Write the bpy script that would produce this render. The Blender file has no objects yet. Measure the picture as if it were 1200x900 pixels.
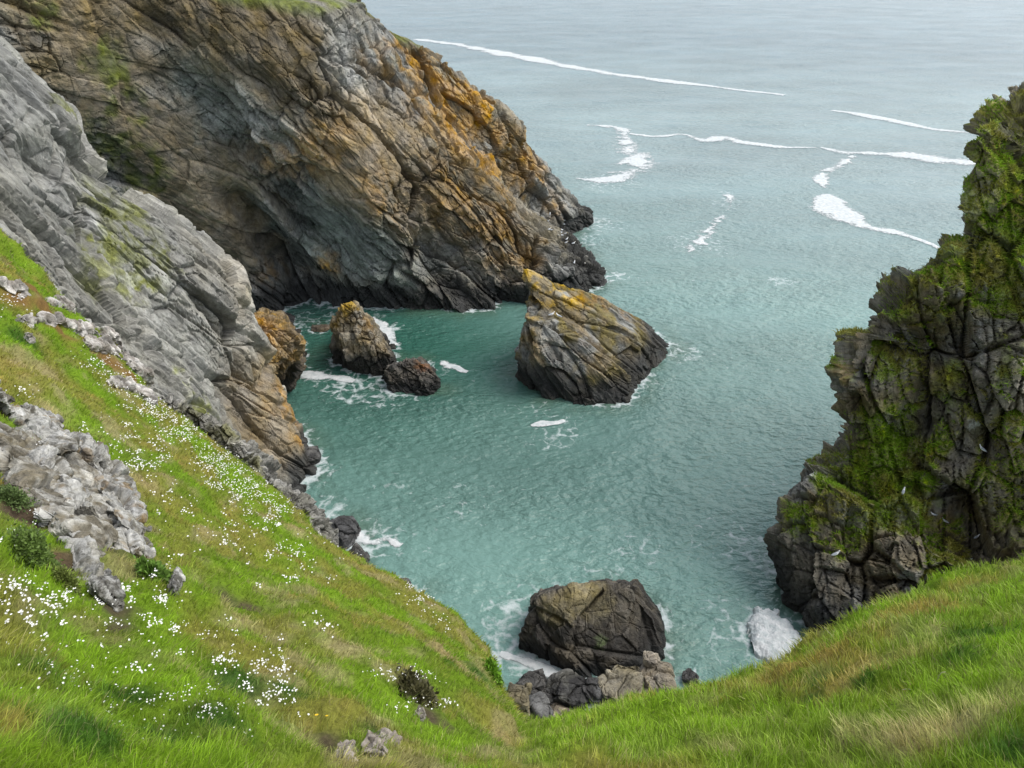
import bpy, bmesh, math, random
import numpy as np
from mathutils import Vector
from mathutils.bvhtree import BVHTree

C = bpy.context.scene.collection
SC = bpy.context.scene
R = math.radians
rng = np.random.default_rng(7)
random.seed(7)

# ------------------------------------------------------------------ camera, light, exposure
CAM_Z, PITCH, FPX = 40.0, R(30.0), 905.0
cam_d = bpy.data.cameras.new('camera')
cam = bpy.data.objects.new('camera', cam_d)
C.objects.link(cam)
cam.location = (0, 0, CAM_Z)
cam.rotation_euler = (math.pi / 2 - PITCH, 0, 0)
cam_d.sensor_width = 36.0
cam_d.lens = 36.0 * FPX / 1200.0
cam_d.clip_start = 0.1
cam_d.clip_end = 20000
SC.camera = cam

SUN_EL, SUN_AZ = 56.0, 84.0        # azimuth clockwise from +Y
world = bpy.data.worlds.new('World')
SC.world = world
world.use_nodes = True
wn = world.node_tree
wn.nodes.clear()
sky = wn.nodes.new('ShaderNodeTexSky')
sky.sky_type = 'NISHITA'
sky.sun_disc = False
sky.sun_elevation = R(SUN_EL)
sky.sun_rotation = R(SUN_AZ)
sky.dust_density = 1.5
sky.air_density = 1.0
hs = wn.nodes.new('ShaderNodeHueSaturation')
hs.inputs['Saturation'].default_value = 0.42
bg = wn.nodes.new('ShaderNodeBackground')
bg.inputs['Strength'].default_value = 0.15
wo = wn.nodes.new('ShaderNodeOutputWorld')
wn.links.new(sky.outputs[0], hs.inputs['Color'])
wn.links.new(hs.outputs[0], bg.inputs['Color'])
wn.links.new(bg.outputs[0], wo.inputs['Surface'])

sd = bpy.data.lights.new('sun', 'SUN')
sd.energy = 1.4
sd.angle = R(38)
sd.color = (1.0, 0.96, 0.90)
sun = bpy.data.objects.new('sun', sd)
C.objects.link(sun)
dvec = Vector((math.sin(R(SUN_AZ)) * math.cos(R(SUN_EL)), math.cos(R(SUN_AZ)) * math.cos(R(SUN_EL)), math.sin(R(SUN_EL))))
sun.rotation_euler = dvec.to_track_quat('Z', 'Y').to_euler()
sun.location = (60, 40, 120)

SC.view_settings.view_transform = 'Standard'
SC.view_settings.look = 'None'
SC.view_settings.gamma = 1.0
SC.view_settings.exposure = 0.92
try:
    SC.view_settings.use_curve_mapping = False
except Exception:
    pass

# ------------------------------------------------------------------ projection helpers
cp, sp = math.cos(PITCH), math.sin(PITCH)


def ray(px, py):
    dx, dy = (px - 600) / FPX, (450 - py) / FPX
    return np.array([dx, cp + dy * sp, -sp + dy * cp])


def P(px, py, Y):
    d = ray(px, py)
    return np.array([0, 0, CAM_Z]) + d * (Y / d[1])


def W(px, py, z=0.0):
    d = ray(px, py)
    return np.array([0, 0, CAM_Z]) + d * ((z - CAM_Z) / d[2])


# ------------------------------------------------------------------ noise
def _h(ix, iy, iz, s):
    h = (ix.astype(np.uint32) * np.uint32(374761393) + iy.astype(np.uint32) * np.uint32(668265263)
         + iz.astype(np.uint32) * np.uint32(2246822519) + np.uint32(s * 3266489917 & 0xffffffff))
    h ^= h >> np.uint32(15)
    h *= np.uint32(2246822519)
    h ^= h >> np.uint32(13)
    h *= np.uint32(3266489917)
    h ^= h >> np.uint32(16)
    return h


def _u(h):
    return (h & np.uint32(0xffffff)).astype(np.float32) * np.float32(1.0 / 16777216.0)


def vnoise(p, s=0):
    f = np.floor(p)
    i = f.astype(np.int64)
    t = (p - f).astype(np.float32)
    t = t * t * t * (t * (t * 6 - 15) + 10)
    out = 0
    for a in (0, 1):
        wx = t[:, 0] if a else 1 - t[:, 0]
        for b in (0, 1):
            wy = t[:, 1] if b else 1 - t[:, 1]
            for c in (0, 1):
                wz = t[:, 2] if c else 1 - t[:, 2]
                out = out + wx * wy * wz * _u(_h(i[:, 0] + a, i[:, 1] + b, i[:, 2] + c, s))
    return out * 2 - 1


_ROT = np.array([[0.00, 0.80, 0.60], [-0.80, 0.36, -0.48], [-0.60, -0.48, 0.64]])


def fbm(p, scale=1.0, octs=4, s=0, gain=0.5):
    q = np.asarray(p, dtype=np.float64) / scale
    a, tot, nrm = 1.0, 0, 0
    for k in range(octs):
        tot = tot + a * vnoise(q + 17.3 * k, s + k)
        nrm += a
        a *= gain
        q = (q @ _ROT.T) * 2.03
    return tot / nrm


def worley(q, s=0):
    """two nearest features among the 8 surrounding cells: F1, F2, id, offset"""
    b = np.floor(q - 0.5).astype(np.int64)
    n = len(q)
    F1 = np.full(n, 9.0, np.float32)
    F2 = np.full(n, 9.0, np.float32)
    ID = np.zeros(n, np.uint32)
    V = np.zeros((n, 3), np.float32)
    for a in (0, 1):
        for c in (0, 1):
            for e in (0, 1):
                ix, iy, iz = b[:, 0] + a, b[:, 1] + c, b[:, 2] + e
                h = _h(ix, iy, iz, s)
                jx = 0.15 + 0.7 * _u(h)
                jy = 0.15 + 0.7 * _u(h * np.uint32(2654435761) >> np.uint32(3))
                jz = 0.15 + 0.7 * _u(h * np.uint32(40503) ^ (h >> np.uint32(7)))
                v = np.stack([q[:, 0] - ix - jx, q[:, 1] - iy - jy, q[:, 2] - iz - jz], 1).astype(np.float32)
                d = np.sqrt((v * v).sum(1))
                m1 = d < F1
                m2 = (~m1) & (d < F2)
                F2 = np.where(m1, F1, np.where(m2, d, F2))
                F1 = np.where(m1, d, F1)
                ID = np.where(m1, h, ID)
                V = np.where(m1[:, None], v, V)
    return F1, F2, ID, V


def sstep(a, b, x):
    t = np.clip((x - a) / (b - a), 0, 1)
    return t * t * (3 - 2 * t)


def frame(t, b):
    t = np.array(t, float)
    t /= np.linalg.norm(t)
    b = np.array(b, float)
    b -= t * (t @ b)
    b /= np.linalg.norm(b)
    return np.stack([t, np.cross(t, b), b], 1)      # columns: along bed, into bed, across bed


def rockdisp(p, F, layers, s=0, warp=0.5, crack=0.6):
    """blocky jointed rock: each cell is a tilted facet, joints cut in between"""
    w = np.stack([fbm(p, 3.0, 2, s + 50), fbm(p, 3.0, 2, s + 60), fbm(p, 3.0, 2, s + 70)], 1)
    q = (p + warp * w) @ F
    d = np.zeros(len(p), np.float32)
    tone = np.zeros(len(p), np.float32)
    for k, (sc, amp) in enumerate(layers):
        F1, F2, ID, V = worley(q / np.array(sc), s + 7 * k)
        g = np.stack([_u(ID * np.uint32(747796405)), _u(ID * np.uint32(2891336453)), _u(ID * np.uint32(1181783497))], 1) * 2 - 1
        off = _u(ID) * 2 - 1
        d += amp * (0.5 * off + 1.0 * (g * V).sum(1))
        d -= amp * crack * (1 - sstep(0.0, 0.09, F2 - F1))
        tone += off * (0.6 ** k)
    return d, tone


# ------------------------------------------------------------------ surfaces
def basis(kn, ts):
    """cubic Hermite through knots kn, as a matrix"""
    n = len(kn)
    T = np.zeros((n, n))
    for i in range(n):
        if i == 0:
            T[0, 0], T[0, 1] = -1 / (kn[1] - kn[0]), 1 / (kn[1] - kn[0])
        elif i == n - 1:
            T[i, i - 1], T[i, i] = -1 / (kn[i] - kn[i - 1]), 1 / (kn[i] - kn[i - 1])
        else:
            h0, h1 = kn[i] - kn[i - 1], kn[i + 1] - kn[i]
            w0, w1 = h1 / (h0 + h1), h0 / (h0 + h1)
            T[i, i - 1] += -w0 / h0
            T[i, i] += w0 / h0 - w1 / h1
            T[i, i + 1] += w1 / h1
    B = np.zeros((len(ts), n))
    idx = np.clip(np.searchsorted(kn, ts, 'right') - 1, 0, n - 2)
    for r, (t, i) in enumerate(zip(ts, idx)):
        h = kn[i + 1] - kn[i]
        x = (t - kn[i]) / h
        B[r, i] += 2 * x**3 - 3 * x**2 + 1
        B[r, i + 1] += -2 * x**3 + 3 * x**2
        B[r] += h * ((x**3 - 2 * x**2 + x) * T[i] + (x**3 - x**2) * T[i + 1])
    return B


def loft(ctrl, nu, nv, mode='chord'):
    ctrl = np.array(ctrl, float)                     # rows x cols x 3
    def kn(a):
        if mode == 'index':
            return np.arange(a.shape[0], dtype=float)
        L = np.linalg.norm(np.diff(a, axis=0), axis=2).mean(1) + 1e-3
        return np.concatenate([[0], np.cumsum(L)])
    ku, kv = kn(ctrl), kn(ctrl.transpose(1, 0, 2))
    Bu = basis(ku, np.linspace(0, ku[-1], nu))
    Bv = basis(kv, np.linspace(0, kv[-1], nv))
    return np.einsum('ur,rcx,vc->uvx', Bu, ctrl, Bv)


def gnormals(S):
    du = np.gradient(S, axis=0)
    dv = np.gradient(S, axis=1)
    n = np.cross(du, dv)
    return n / (np.linalg.norm(n, axis=2, keepdims=True) + 1e-9)


def mesh_from(name, co, quads=None, tris=None, cols=None, mat=None, smooth=True, parent=None, attrs=None, link=True):
    me = bpy.data.meshes.new(name)
    co = np.ascontiguousarray(co, np.float32)
    parts = []
    if quads is not None and len(quads):
        parts.append(np.asarray(quads, np.int32))
    if tris is not None and len(tris):
        parts.append(np.asarray(tris, np.int32))
    loops = np.concatenate([p.ravel() for p in parts])
    sizes = np.concatenate([np.full(len(p), p.shape[1], np.int32) for p in parts])
    starts = np.concatenate([[0], np.cumsum(sizes)[:-1]]).astype(np.int32)
    me.vertices.add(len(co))
    me.vertices.foreach_set('co', co.ravel())
    me.loops.add(len(loops))
    me.loops.foreach_set('vertex_index', loops)
    me.polygons.add(len(sizes))
    me.polygons.foreach_set('loop_start', starts)
    me.polygons.foreach_set('loop_total', sizes)
    me.polygons.foreach_set('use_smooth', np.full(len(sizes), smooth))
    me.update(calc_edges=True)
    if cols is not None:
        a = me.attributes.new('col', 'FLOAT_COLOR', 'POINT')
        c4 = np.ones((len(co), 4), np.float32)
        c4[:, :3] = cols
        a.data.foreach_set('color', c4.ravel())
    for k, v in (attrs or {}).items():
        v = np.ascontiguousarray(v, np.float32)
        if v.ndim == 2:
            a = me.attributes.new(k, 'FLOAT_VECTOR', 'POINT')
            a.data.foreach_set('vector', v.ravel())
        else:
            a = me.attributes.new(k, 'FLOAT', 'POINT')
            a.data.foreach_set('value', v)
    if mat:
        me.materials.append(mat)
    ob = bpy.data.objects.new(name, me)
    if link:
        C.objects.link(ob)
    if parent:
        ob.parent = parent
    return ob


def grid_quads(nu, nv):
    i = np.arange(nu * nv).reshape(nu, nv)
    return np.stack([i[:-1, :-1], i[1:, :-1], i[1:, 1:], i[:-1, 1:]], -1).reshape(-1, 4)


def tag(o, label, cat, group=None, kind=None):
    o['label'] = label
    o['category'] = cat
    if group:
        o['group'] = group
    if kind:
        o['kind'] = kind
    return o


def mix(a, b, t):
    return a + (np.asarray(b) - a) * np.asarray(t)[:, None]


def patch(p, c, r, s=0, soft=0.5, wob=0.6, wsc=None):
    """mask of an irregular patch of growth or stain round world point c"""
    d = np.linalg.norm(p - np.asarray(c), axis=1) / r
    out = np.zeros(len(p))
    i = np.nonzero(d < 1 + soft * 0.4 + wob * 0.8)[0]
    if len(i):
        out[i] = 1 - sstep(1 - soft, 1 + soft * 0.4, d[i] + wob * fbm(p[i], wsc or r * 0.5, 4, s))
    return out


# ------------------------------------------------------------------ materials
def new_mat(name):
    m = bpy.data.materials.new(name)
    m.use_nodes = True
    nt = m.node_tree
    b = nt.nodes['Principled BSDF']
    return m, nt, b


def N(nt, t, **kw):
    n = nt.nodes.new(t)
    for k, v in kw.items():
        setattr(n, k, v)
    return n


def rock_mat(name, fine=1.0, bump=0.5, rough=0.85):
    """rock whose grain and cracks follow its bedding (attribute bed: along, into, across)"""
    m, nt, b = new_mat(name)
    L = nt.links.new
    at = N(nt, 'ShaderNodeAttribute', attribute_name='col')
    bd = N(nt, 'ShaderNodeAttribute', attribute_name='bed')
    tc = N(nt, 'ShaderNodeTexCoord')

    def noise(sc, det, ro, src, stretch=None, dist=0.0):
        n = N(nt, 'ShaderNodeTexNoise')
        n.inputs['Scale'].default_value = sc * fine
        n.inputs['Detail'].default_value = det
        n.inputs['Roughness'].default_value = ro
        n.inputs['Distortion'].default_value = dist
        if stretch:
            mp = N(nt, 'ShaderNodeMapping')
            mp.inputs['Scale'].default_value = stretch
            L(src, mp.inputs['Vector'])
            src = mp.outputs[0]
        L(src, n.inputs['Vector'])
        return n.outputs[0]

    def rng_(v, a, b_, c, d):
        r = N(nt, 'ShaderNodeMapRange')
        for k, x in zip(('From Min', 'From Max', 'To Min', 'To Max'), (a, b_, c, d)):
            r.inputs[k].default_value = x
        L(v, r.inputs['Value'])
        return r.outputs[0]

    def mul(a, b_):
        n = N(nt, 'ShaderNodeMath', operation='MULTIPLY')
        L(a, n.inputs[0])
        L(b_, n.inputs[1])
        return n.outputs[0]
    n1 = noise(1.3, 9, 0.66, tc.outputs['Object'])
    n2 = noise(6.0, 6, 0.7, tc.outputs['Object'])
    n3 = noise(1.0, 7, 0.62, bd.outputs['Vector'], (0.25, 0.6, 2.2), 0.25)       # bedding streaks
    n4 = noise(0.9, 5, 0.6, bd.outputs['Vector'], (0.3, 0.6, 1.5), 0.25)        # hairline cracks where it crosses its middle
    ab = N(nt, 'ShaderNodeMath', operation='SUBTRACT')
    L(n4, ab.inputs[0])
    ab.inputs[1].default_value = 0.5
    ab2 = N(nt, 'ShaderNodeMath', operation='ABSOLUTE')
    L(ab.outputs[0], ab2.inputs[0])
    crack = rng_(ab2.outputs[0], 0.0, 0.014, 0.0, 1.0)
    v = mul(mul(rng_(n1, 0.3, 0.7, 0.66, 1.34), rng_(n2, 0.3, 0.7, 0.8, 1.2)), rng_(n3, 0.32, 0.68, 0.68, 1.32))
    v = mul(v, rng_(crack, 0.0, 1.0, 0.72, 1.0))
    vm = N(nt, 'ShaderNodeVectorMath', operation='SCALE')
    L(at.outputs['Color'], vm.inputs[0])
    L(v, vm.inputs['Scale'])
    # a little warm and cool drift in the stone
    hs_ = N(nt, 'ShaderNodeHueSaturation')
    L(vm.outputs[0], hs_.inputs['Color'])
    L(rng_(noise(0.5, 4, 0.6, tc.outputs['Object']), 0.3, 0.7, 0.7, 1.35), hs_.inputs['Saturation'])
    L(hs_.outputs[0], b.inputs['Base Color'])

    def bmp(h, st, dist, prev=None):
        n = N(nt, 'ShaderNodeBump')
        n.inputs['Strength'].default_value = st
        n.inputs['Distance'].default_value = dist / fine
        L(h, n.inputs['Height'])
        if prev:
            L(prev, n.inputs['Normal'])
        return n.outputs[0]
    nb = bmp(crack, bump, 0.12)
    nb = bmp(n3, bump, 0.45, nb)
    nb = bmp(n1, bump * 0.7, 0.35, nb)
    nb = bmp(n2, bump * 0.6, 0.12, nb)
    L(nb, b.inputs['Normal'])
    b.inputs['Roughness'].default_value = rough
    b.inputs['Specular IOR Level'].default_value = 0.25
    return m


def plant_mat(name, trans=0.3, rough=0.55):
    m, nt, b = new_mat(name)
    L = nt.links.new
    at = N(nt, 'ShaderNodeAttribute', attribute_name='col')
    L(at.outputs['Color'], b.inputs['Base Color'])
    b.inputs['Roughness'].default_value = rough
    b.inputs['Specular IOR Level'].default_value = 0.25
    tr = N(nt, 'ShaderNodeBsdfTranslucent')
    L(at.outputs['Color'], tr.inputs['Color'])
    mx = N(nt, 'ShaderNodeMixShader')
    mx.inputs[0].default_value = trans
    out = nt.nodes['Material Output']
    L(b.outputs[0], mx.inputs[1])
    L(tr.outputs[0], mx.inputs[2])
    L(mx.outputs[0], out.inputs['Surface'])
    return m


def soil_mat():
    m, nt, b = new_mat('turf')
    L = nt.links.new
    at = N(nt, 'ShaderNodeAttribute', attribute_name='col')
    tc = N(nt, 'ShaderNodeTexCoord')
    n1 = N(nt, 'ShaderNodeTexNoise')
    n1.inputs['Scale'].default_value = 14
    n1.inputs['Detail'].default_value = 8
    n1.inputs['Roughness'].default_value = 0.75
    L(tc.outputs['Object'], n1.inputs['Vector'])
    r1 = N(nt, 'ShaderNodeMapRange')
    r1.inputs['From Min'].default_value = 0.3
    r1.inputs['From Max'].default_value = 0.7
    r1.inputs['To Min'].default_value = 0.5
    r1.inputs['To Max'].default_value = 1.5
    L(n1.outputs[0], r1.inputs['Value'])
    vm = N(nt, 'ShaderNodeVectorMath', operation='SCALE')
    L(at.outputs['Color'], vm.inputs[0])
    L(r1.outputs[0], vm.inputs['Scale'])
    L(vm.outputs[0], b.inputs['Base Color'])
    bp = N(nt, 'ShaderNodeBump')
    bp.inputs['Strength'].default_value = 0.6
    bp.inputs['Distance'].default_value = 0.06
    L(n1.outputs[0], bp.inputs['Height'])
    L(bp.outputs[0], b.inputs['Normal'])
    b.inputs['Roughness'].default_value = 0.9
    b.inputs['Specular IOR Level'].default_value = 0.1
    return m


def foam_mat(name='foam', soft=True):
    """froth: dense where the film is thick, torn into lace and thinning to nothing at its rim"""
    m, nt, b = new_mat(name)
    L = nt.links.new
    tc = N(nt, 'ShaderNodeTexCoord')
    n1 = N(nt, 'ShaderNodeTexNoise')
    n1.inputs['Scale'].default_value = 1.6
    n1.inputs['Detail'].default_value = 10
    n1.inputs['Roughness'].default_value = 0.72
    L(tc.outputs['Object'], n1.inputs['Vector'])
    cr = N(nt, 'ShaderNodeValToRGB')
    cr.color_ramp.elements[0].position = 0.3
    cr.color_ramp.elements[0].color = (0.34, 0.40, 0.395, 1)
    cr.color_ramp.elements[1].position = 0.6
    cr.color_ramp.elements[1].color = (0.62, 0.63, 0.62, 1)
    L(n1.outputs[0], cr.inputs[0])
    L(cr.outputs[0], b.inputs['Base Color'])
    bp = N(nt, 'ShaderNodeBump')
    bp.inputs['Strength'].default_value = 0.6
    bp.inputs['Distance'].default_value = 0.12
    L(n1.outputs[0], bp.inputs['Height'])
    L(bp.outputs[0], b.inputs['Normal'])
    b.inputs['Roughness'].default_value = 0.9
    if soft:
        at = N(nt, 'ShaderNodeAttribute', attribute_name='film')
        ma = N(nt, 'ShaderNodeMath', operation='MULTIPLY_ADD')
        ma.inputs[1].default_value = 1.9
        L(n1.outputs[0], ma.inputs[0])
        L(at.outputs['Fac'], ma.inputs[2])
        r = N(nt, 'ShaderNodeMapRange')
        r.inputs['From Min'].default_value = 1.02
        r.inputs['From Max'].default_value = 1.48
        r.inputs['To Max'].default_value = 0.95
        L(ma.outputs[0], r.inputs['Value'])
        tr = N(nt, 'ShaderNodeBsdfTransparent')
        mx = N(nt, 'ShaderNodeMixShader')
        L(r.outputs[0], mx.inputs[0])
        L(tr.outputs[0], mx.inputs[1])
        L(b.outputs[0], mx.inputs[2])
        L(mx.outputs[0], nt.nodes['Material Output'].inputs['Surface'])
    return m


def water_mat():
    m, nt, b = new_mat('sea_water')
    L = nt.links.new
    tc = N(nt, 'ShaderNodeTexCoord')
    at = N(nt, 'ShaderNodeAttribute', attribute_name='col')
    fo = N(nt, 'ShaderNodeAttribute', attribute_name='foam')
    mp = N(nt, 'ShaderNodeMapping')
    mp.inputs['Scale'].default_value = (0.75, 1.25, 1)
    mp.inputs['Rotation'].default_value = (0, 0, R(-14))
    L(tc.outputs['Object'], mp.inputs['Vector'])
    n1 = N(nt, 'ShaderNodeTexNoise')
    n1.inputs['Scale'].default_value = 1.45
    n1.inputs['Detail'].default_value = 3
    n1.inputs['Roughness'].default_value = 0.55
    n1.inputs['Distortion'].default_value = 0.15
    L(mp.outputs[0], n1.inputs['Vector'])
    bp = N(nt, 'ShaderNodeBump')
    bp.inputs['Strength'].default_value = 0.85
    bp.inputs['Distance'].default_value = 0.62
    n5 = N(nt, 'ShaderNodeTexNoise')
    n5.inputs['Scale'].default_value = 0.07
    n5.inputs['Detail'].default_value = 4
    L(mp.outputs[0], n5.inputs['Vector'])
    r5 = N(nt, 'ShaderNodeMapRange')
    for k, x in zip(('From Min', 'From Max', 'To Min', 'To Max'), (0.36, 0.64, 0.45, 1.0)):
        r5.inputs[k].default_value = x
    L(n5.outputs[0], r5.inputs['Value'])
    L(r5.outputs[0], bp.inputs['Strength'])
    n6 = N(nt, 'ShaderNodeTexNoise')
    n6.inputs['Scale'].default_value = 0.45
    n6.inputs['Detail'].default_value = 2
    L(mp.outputs[0], n6.inputs['Vector'])
    hm = N(nt, 'ShaderNodeMath', operation='MULTIPLY_ADD')
    hm.inputs[1].default_value = 1.1
    L(n6.outputs[0], hm.inputs[0])
    L(n1.outputs[0], hm.inputs[2])
    L(hm.outputs[0], bp.inputs['Height'])
    L(bp.outputs[0], b.inputs['Normal'])
    b.inputs['Roughness'].default_value = 0.2
    b.inputs['IOR'].default_value = 1.333
    L(at.outputs['Color'], b.inputs['Base Color'])
    # lacy foam: thin cell walls broken by noise, only where the foam field is high
    wd = N(nt, 'ShaderNodeTexNoise')
    wd.inputs['Scale'].default_value = 0.8
    wd.inputs['Detail'].default_value = 3
    L(tc.outputs['Object'], wd.inputs['Vector'])
    wm = N(nt, 'ShaderNodeVectorMath', operation='MULTIPLY_ADD')
    wm.inputs[1].default_value = (1.6, 1.6, 0)
    L(wd.outputs['Color'], wm.inputs[0])
    L(tc.outputs['Object'], wm.inputs[2])
    vo = N(nt, 'ShaderNodeTexVoronoi', feature='DISTANCE_TO_EDGE')
    vo.inputs['Scale'].default_value = 0.8
    L(wm.outputs[0], vo.inputs['Vector'])
    n2 = N(nt, 'ShaderNodeTexNoise')
    n2.inputs['Scale'].default_value = 1.1
    n2.inputs['Detail'].default_value = 8
    n2.inputs['Roughness'].default_value = 0.7
    L(tc.outputs['Object'], n2.inputs['Vector'])
    # threshold = foam*0.9 + noise*0.9 - edge*1.6
    a1 = N(nt, 'ShaderNodeMath', operation='MULTIPLY_ADD')
    a1.inputs[1].default_value = -0.9
    L(vo.outputs['Distance'], a1.inputs[0])
    L(n2.outputs[0], a1.inputs[2])
    a2 = N(nt, 'ShaderNodeMath', operation='MULTIPLY_ADD')
    a2.inputs[1].default_value = 0.55
    L(fo.outputs['Fac'], a2.inputs[0])
    L(a1.outputs[0], a2.inputs[2])
    r = N(nt, 'ShaderNodeMapRange')
    r.inputs['From Min'].default_value = 0.76
    r.inputs['From Max'].default_value = 1.0
    r.inputs['To Max'].default_value = 0.9
    L(a2.outputs[0], r.inputs['Value'])
    fb = N(nt, 'ShaderNodeBsdfDiffuse')
    fb.inputs['Color'].default_value = (0.50, 0.55, 0.545, 1)
    mx = N(nt, 'ShaderNodeMixShader')
    out = nt.nodes['Material Output']
    L(r.outputs[0], mx.inputs[0])
    L(b.outputs[0], mx.inputs[1])
    L(fb.outputs[0], mx.inputs[2])
    L(mx.outputs[0], out.inputs['Surface'])
    return m


def plain_mat(name, col, rough=0.6):
    m, nt, b = new_mat(name)
    tc = N(nt, 'ShaderNodeTexCoord')
    n1 = N(nt, 'ShaderNodeTexNoise')
    n1.inputs['Scale'].default_value = 9
    nt.links.new(tc.outputs['Object'], n1.inputs['Vector'])
    cr = N(nt, 'ShaderNodeValToRGB')
    cr.color_ramp.elements[0].color = tuple(c * 0.8 for c in col) + (1,)
    cr.color_ramp.elements[1].color = tuple(min(1, c * 1.15) for c in col) + (1,)
    nt.links.new(n1.outputs[0], cr.inputs[0])
    nt.links.new(cr.outputs[0], b.inputs['Base Color'])
    b.inputs['Roughness'].default_value = rough
    return m


M_ROCK = rock_mat('cliff_rock', 1.0, 0.55)
M_SLAB = rock_mat('slab_rock', 1.0, 0.32)
M_STACK = rock_mat('shore_rock', 1.6, 0.5)
M_NEAR = rock_mat('lichened_rock', 4.0, 0.3)
M_TURF = soil_mat()
M_GRASS = plant_mat('grass_blades')
M_FOAM = foam_mat()
M_HEAP = foam_mat('foam_heap', False)
M_WATER = water_mat()

GREY = np.array([0.235, 0.235, 0.215])
LGREY = np.array([0.34, 0.335, 0.305])
DGREY = np.array([0.105, 0.105, 0.095])
TEALG = np.array([0.19, 0.215, 0.195])
TAN = np.array([0.30, 0.235, 0.145])
BROWN = np.array([0.15, 0.115, 0.070])
OCHRE = np.array([0.40, 0.215, 0.045])
YELL = np.array([0.46, 0.30, 0.045])
TIDE = np.array([0.030, 0.031, 0.030])
OLIVE = np.array([0.120, 0.115, 0.030])
GREEN = np.array([0.085, 0.145, 0.014])
LICH = np.array([0.52, 0.52, 0.49])
HEATH = np.array([0.130, 0.098, 0.050])

# ------------------------------------------------------------------ sea
def waves(x, y):
    r = np.hypot(x, y)
    p = np.stack([x, y, np.zeros_like(x)], 1)
    cs, sn = math.cos(R(-14)), math.sin(R(-14))
    q = np.stack([(x * cs - y * sn) * 0.5, x * sn + y * cs, 0 * x], 1)
    h = 0.16 * fbm(q, 2.6, 3, 5) * np.clip(1.2 - r / 500, 0.3, 1) + 0.22 * fbm(q, 11.0, 2, 9)
    return h


def build_sea():
    th = np.concatenate([np.linspace(-180, -44, 30)[:-1], np.linspace(-44, 44, 640), np.linspace(44, 180, 30)[1:]])
    th = np.radians(th)
    r = np.concatenate([[0.5, 8, 16], np.geomspace(22, 900, 860), np.geomspace(950, 9000, 12)])
    RR, TH = np.meshgrid(r, th, indexing='ij')
    x, y = (RR * np.sin(TH)).ravel(), (RR * np.cos(TH)).ravel()
    z = np.where(RR.ravel() < 900, waves(x, y), 0)
    p = np.stack([x, y, z], 1)
    p0 = np.stack([x, y, 0 * x], 1)
    # water body colour: bottle green and clear in the cove, milky grey-green outside
    big = fbm(p0 * [0.6, 1, 1], 28, 3, 21)
    cove = W(500, 395)
    d = np.hypot(x - cove[0], y - cove[1])
    t = sstep(4, 44, d + 9 * big)
    deep = np.array([0.024, 0.096, 0.068])
    mid = np.array([0.135, 0.245, 0.210])
    out = np.array([0.185, 0.255, 0.252])
    col = mix(np.tile(deep, (len(x), 1)), mid, t)
    col = mix(col, out, sstep(58, 200, np.hypot(x, y) + 0.8 * np.clip(x, -20, 30) + 16 * big))
    col = mix(col, np.array([0.105, 0.165, 0.185]), sstep(180, 420, np.hypot(x, y)))
    col *= (1 + 0.22 * fbm(p0 * [0.5, 1, 1], 13, 4, 31) + 0.12 * fbm(p0 * [0.35, 1, 1], 60, 3, 34))[:, None]
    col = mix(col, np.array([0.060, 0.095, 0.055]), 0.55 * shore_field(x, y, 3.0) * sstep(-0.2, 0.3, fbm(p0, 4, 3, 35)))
    # foam field
    f = np.zeros(len(x))
    for (px, py, rad, s) in FOAM_SPOTS:
        c = W(px, py)
        dd = np.hypot(x - c[0], y - c[1]) / rad
        f = np.maximum(f, s * (1 - sstep(0.2, 1.0, dd)))
    wash = shore_field(x, y, 1.7) * (0.35 + 0.75 * sstep(-0.35, 0.25, fbm(p0, 5, 3, 78)))
    f = np.maximum(f, 0.85 * wash) + 0.10 * fbm(p0, 14, 3, 77) + 0.20 * (1 - sstep(60, 150, np.hypot(x, y))) * sstep(-0.2, 0.3, fbm(p0, 9, 3, 79))
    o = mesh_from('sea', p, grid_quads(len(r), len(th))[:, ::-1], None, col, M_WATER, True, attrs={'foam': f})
    tag(o, 'green grey sea with small chop filling the rocky cove and running out to the horizon', 'sea', kind='structure')
    return o


SHORE = []                                          # where rock meets the water


def note_shore(p):
    SHORE.append(p[np.abs(p[:, 2]) < 0.3][:, :2])


def shore_field(x, y, reach):
    res, x0, y0, nx, ny = 0.2, -70.0, 18.0, 700, 620
    g = np.zeros((nx, ny), np.float32)
    q = np.concatenate(SHORE)
    i, j = ((q[:, 0] - x0) / res).astype(int), ((q[:, 1] - y0) / res).astype(int)
    ok = (i > 0) & (j > 0) & (i < nx - 1) & (j < ny - 1)
    g[i[ok], j[ok]] = 1
    k = 1 - res / reach
    for it in range(int(reach / res)):
        h = g.copy()
        m = np.maximum
        h[1:] = m(h[1:], g[:-1] * 1.0 - res / reach)
        h[:-1] = m(h[:-1], g[1:] - res / reach)
        h[:, 1:] = m(h[:, 1:], h[:, :-1] - res / reach)
        h[:, :-1] = m(h[:, :-1], h[:, 1:] - res / reach)
        g = h
    i, j = np.clip(((x - x0) / res).astype(int), 0, nx - 1), np.clip(((y - y0) / res).astype(int), 0, ny - 1)
    return np.clip(g[i, j], 0, 1)


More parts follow.
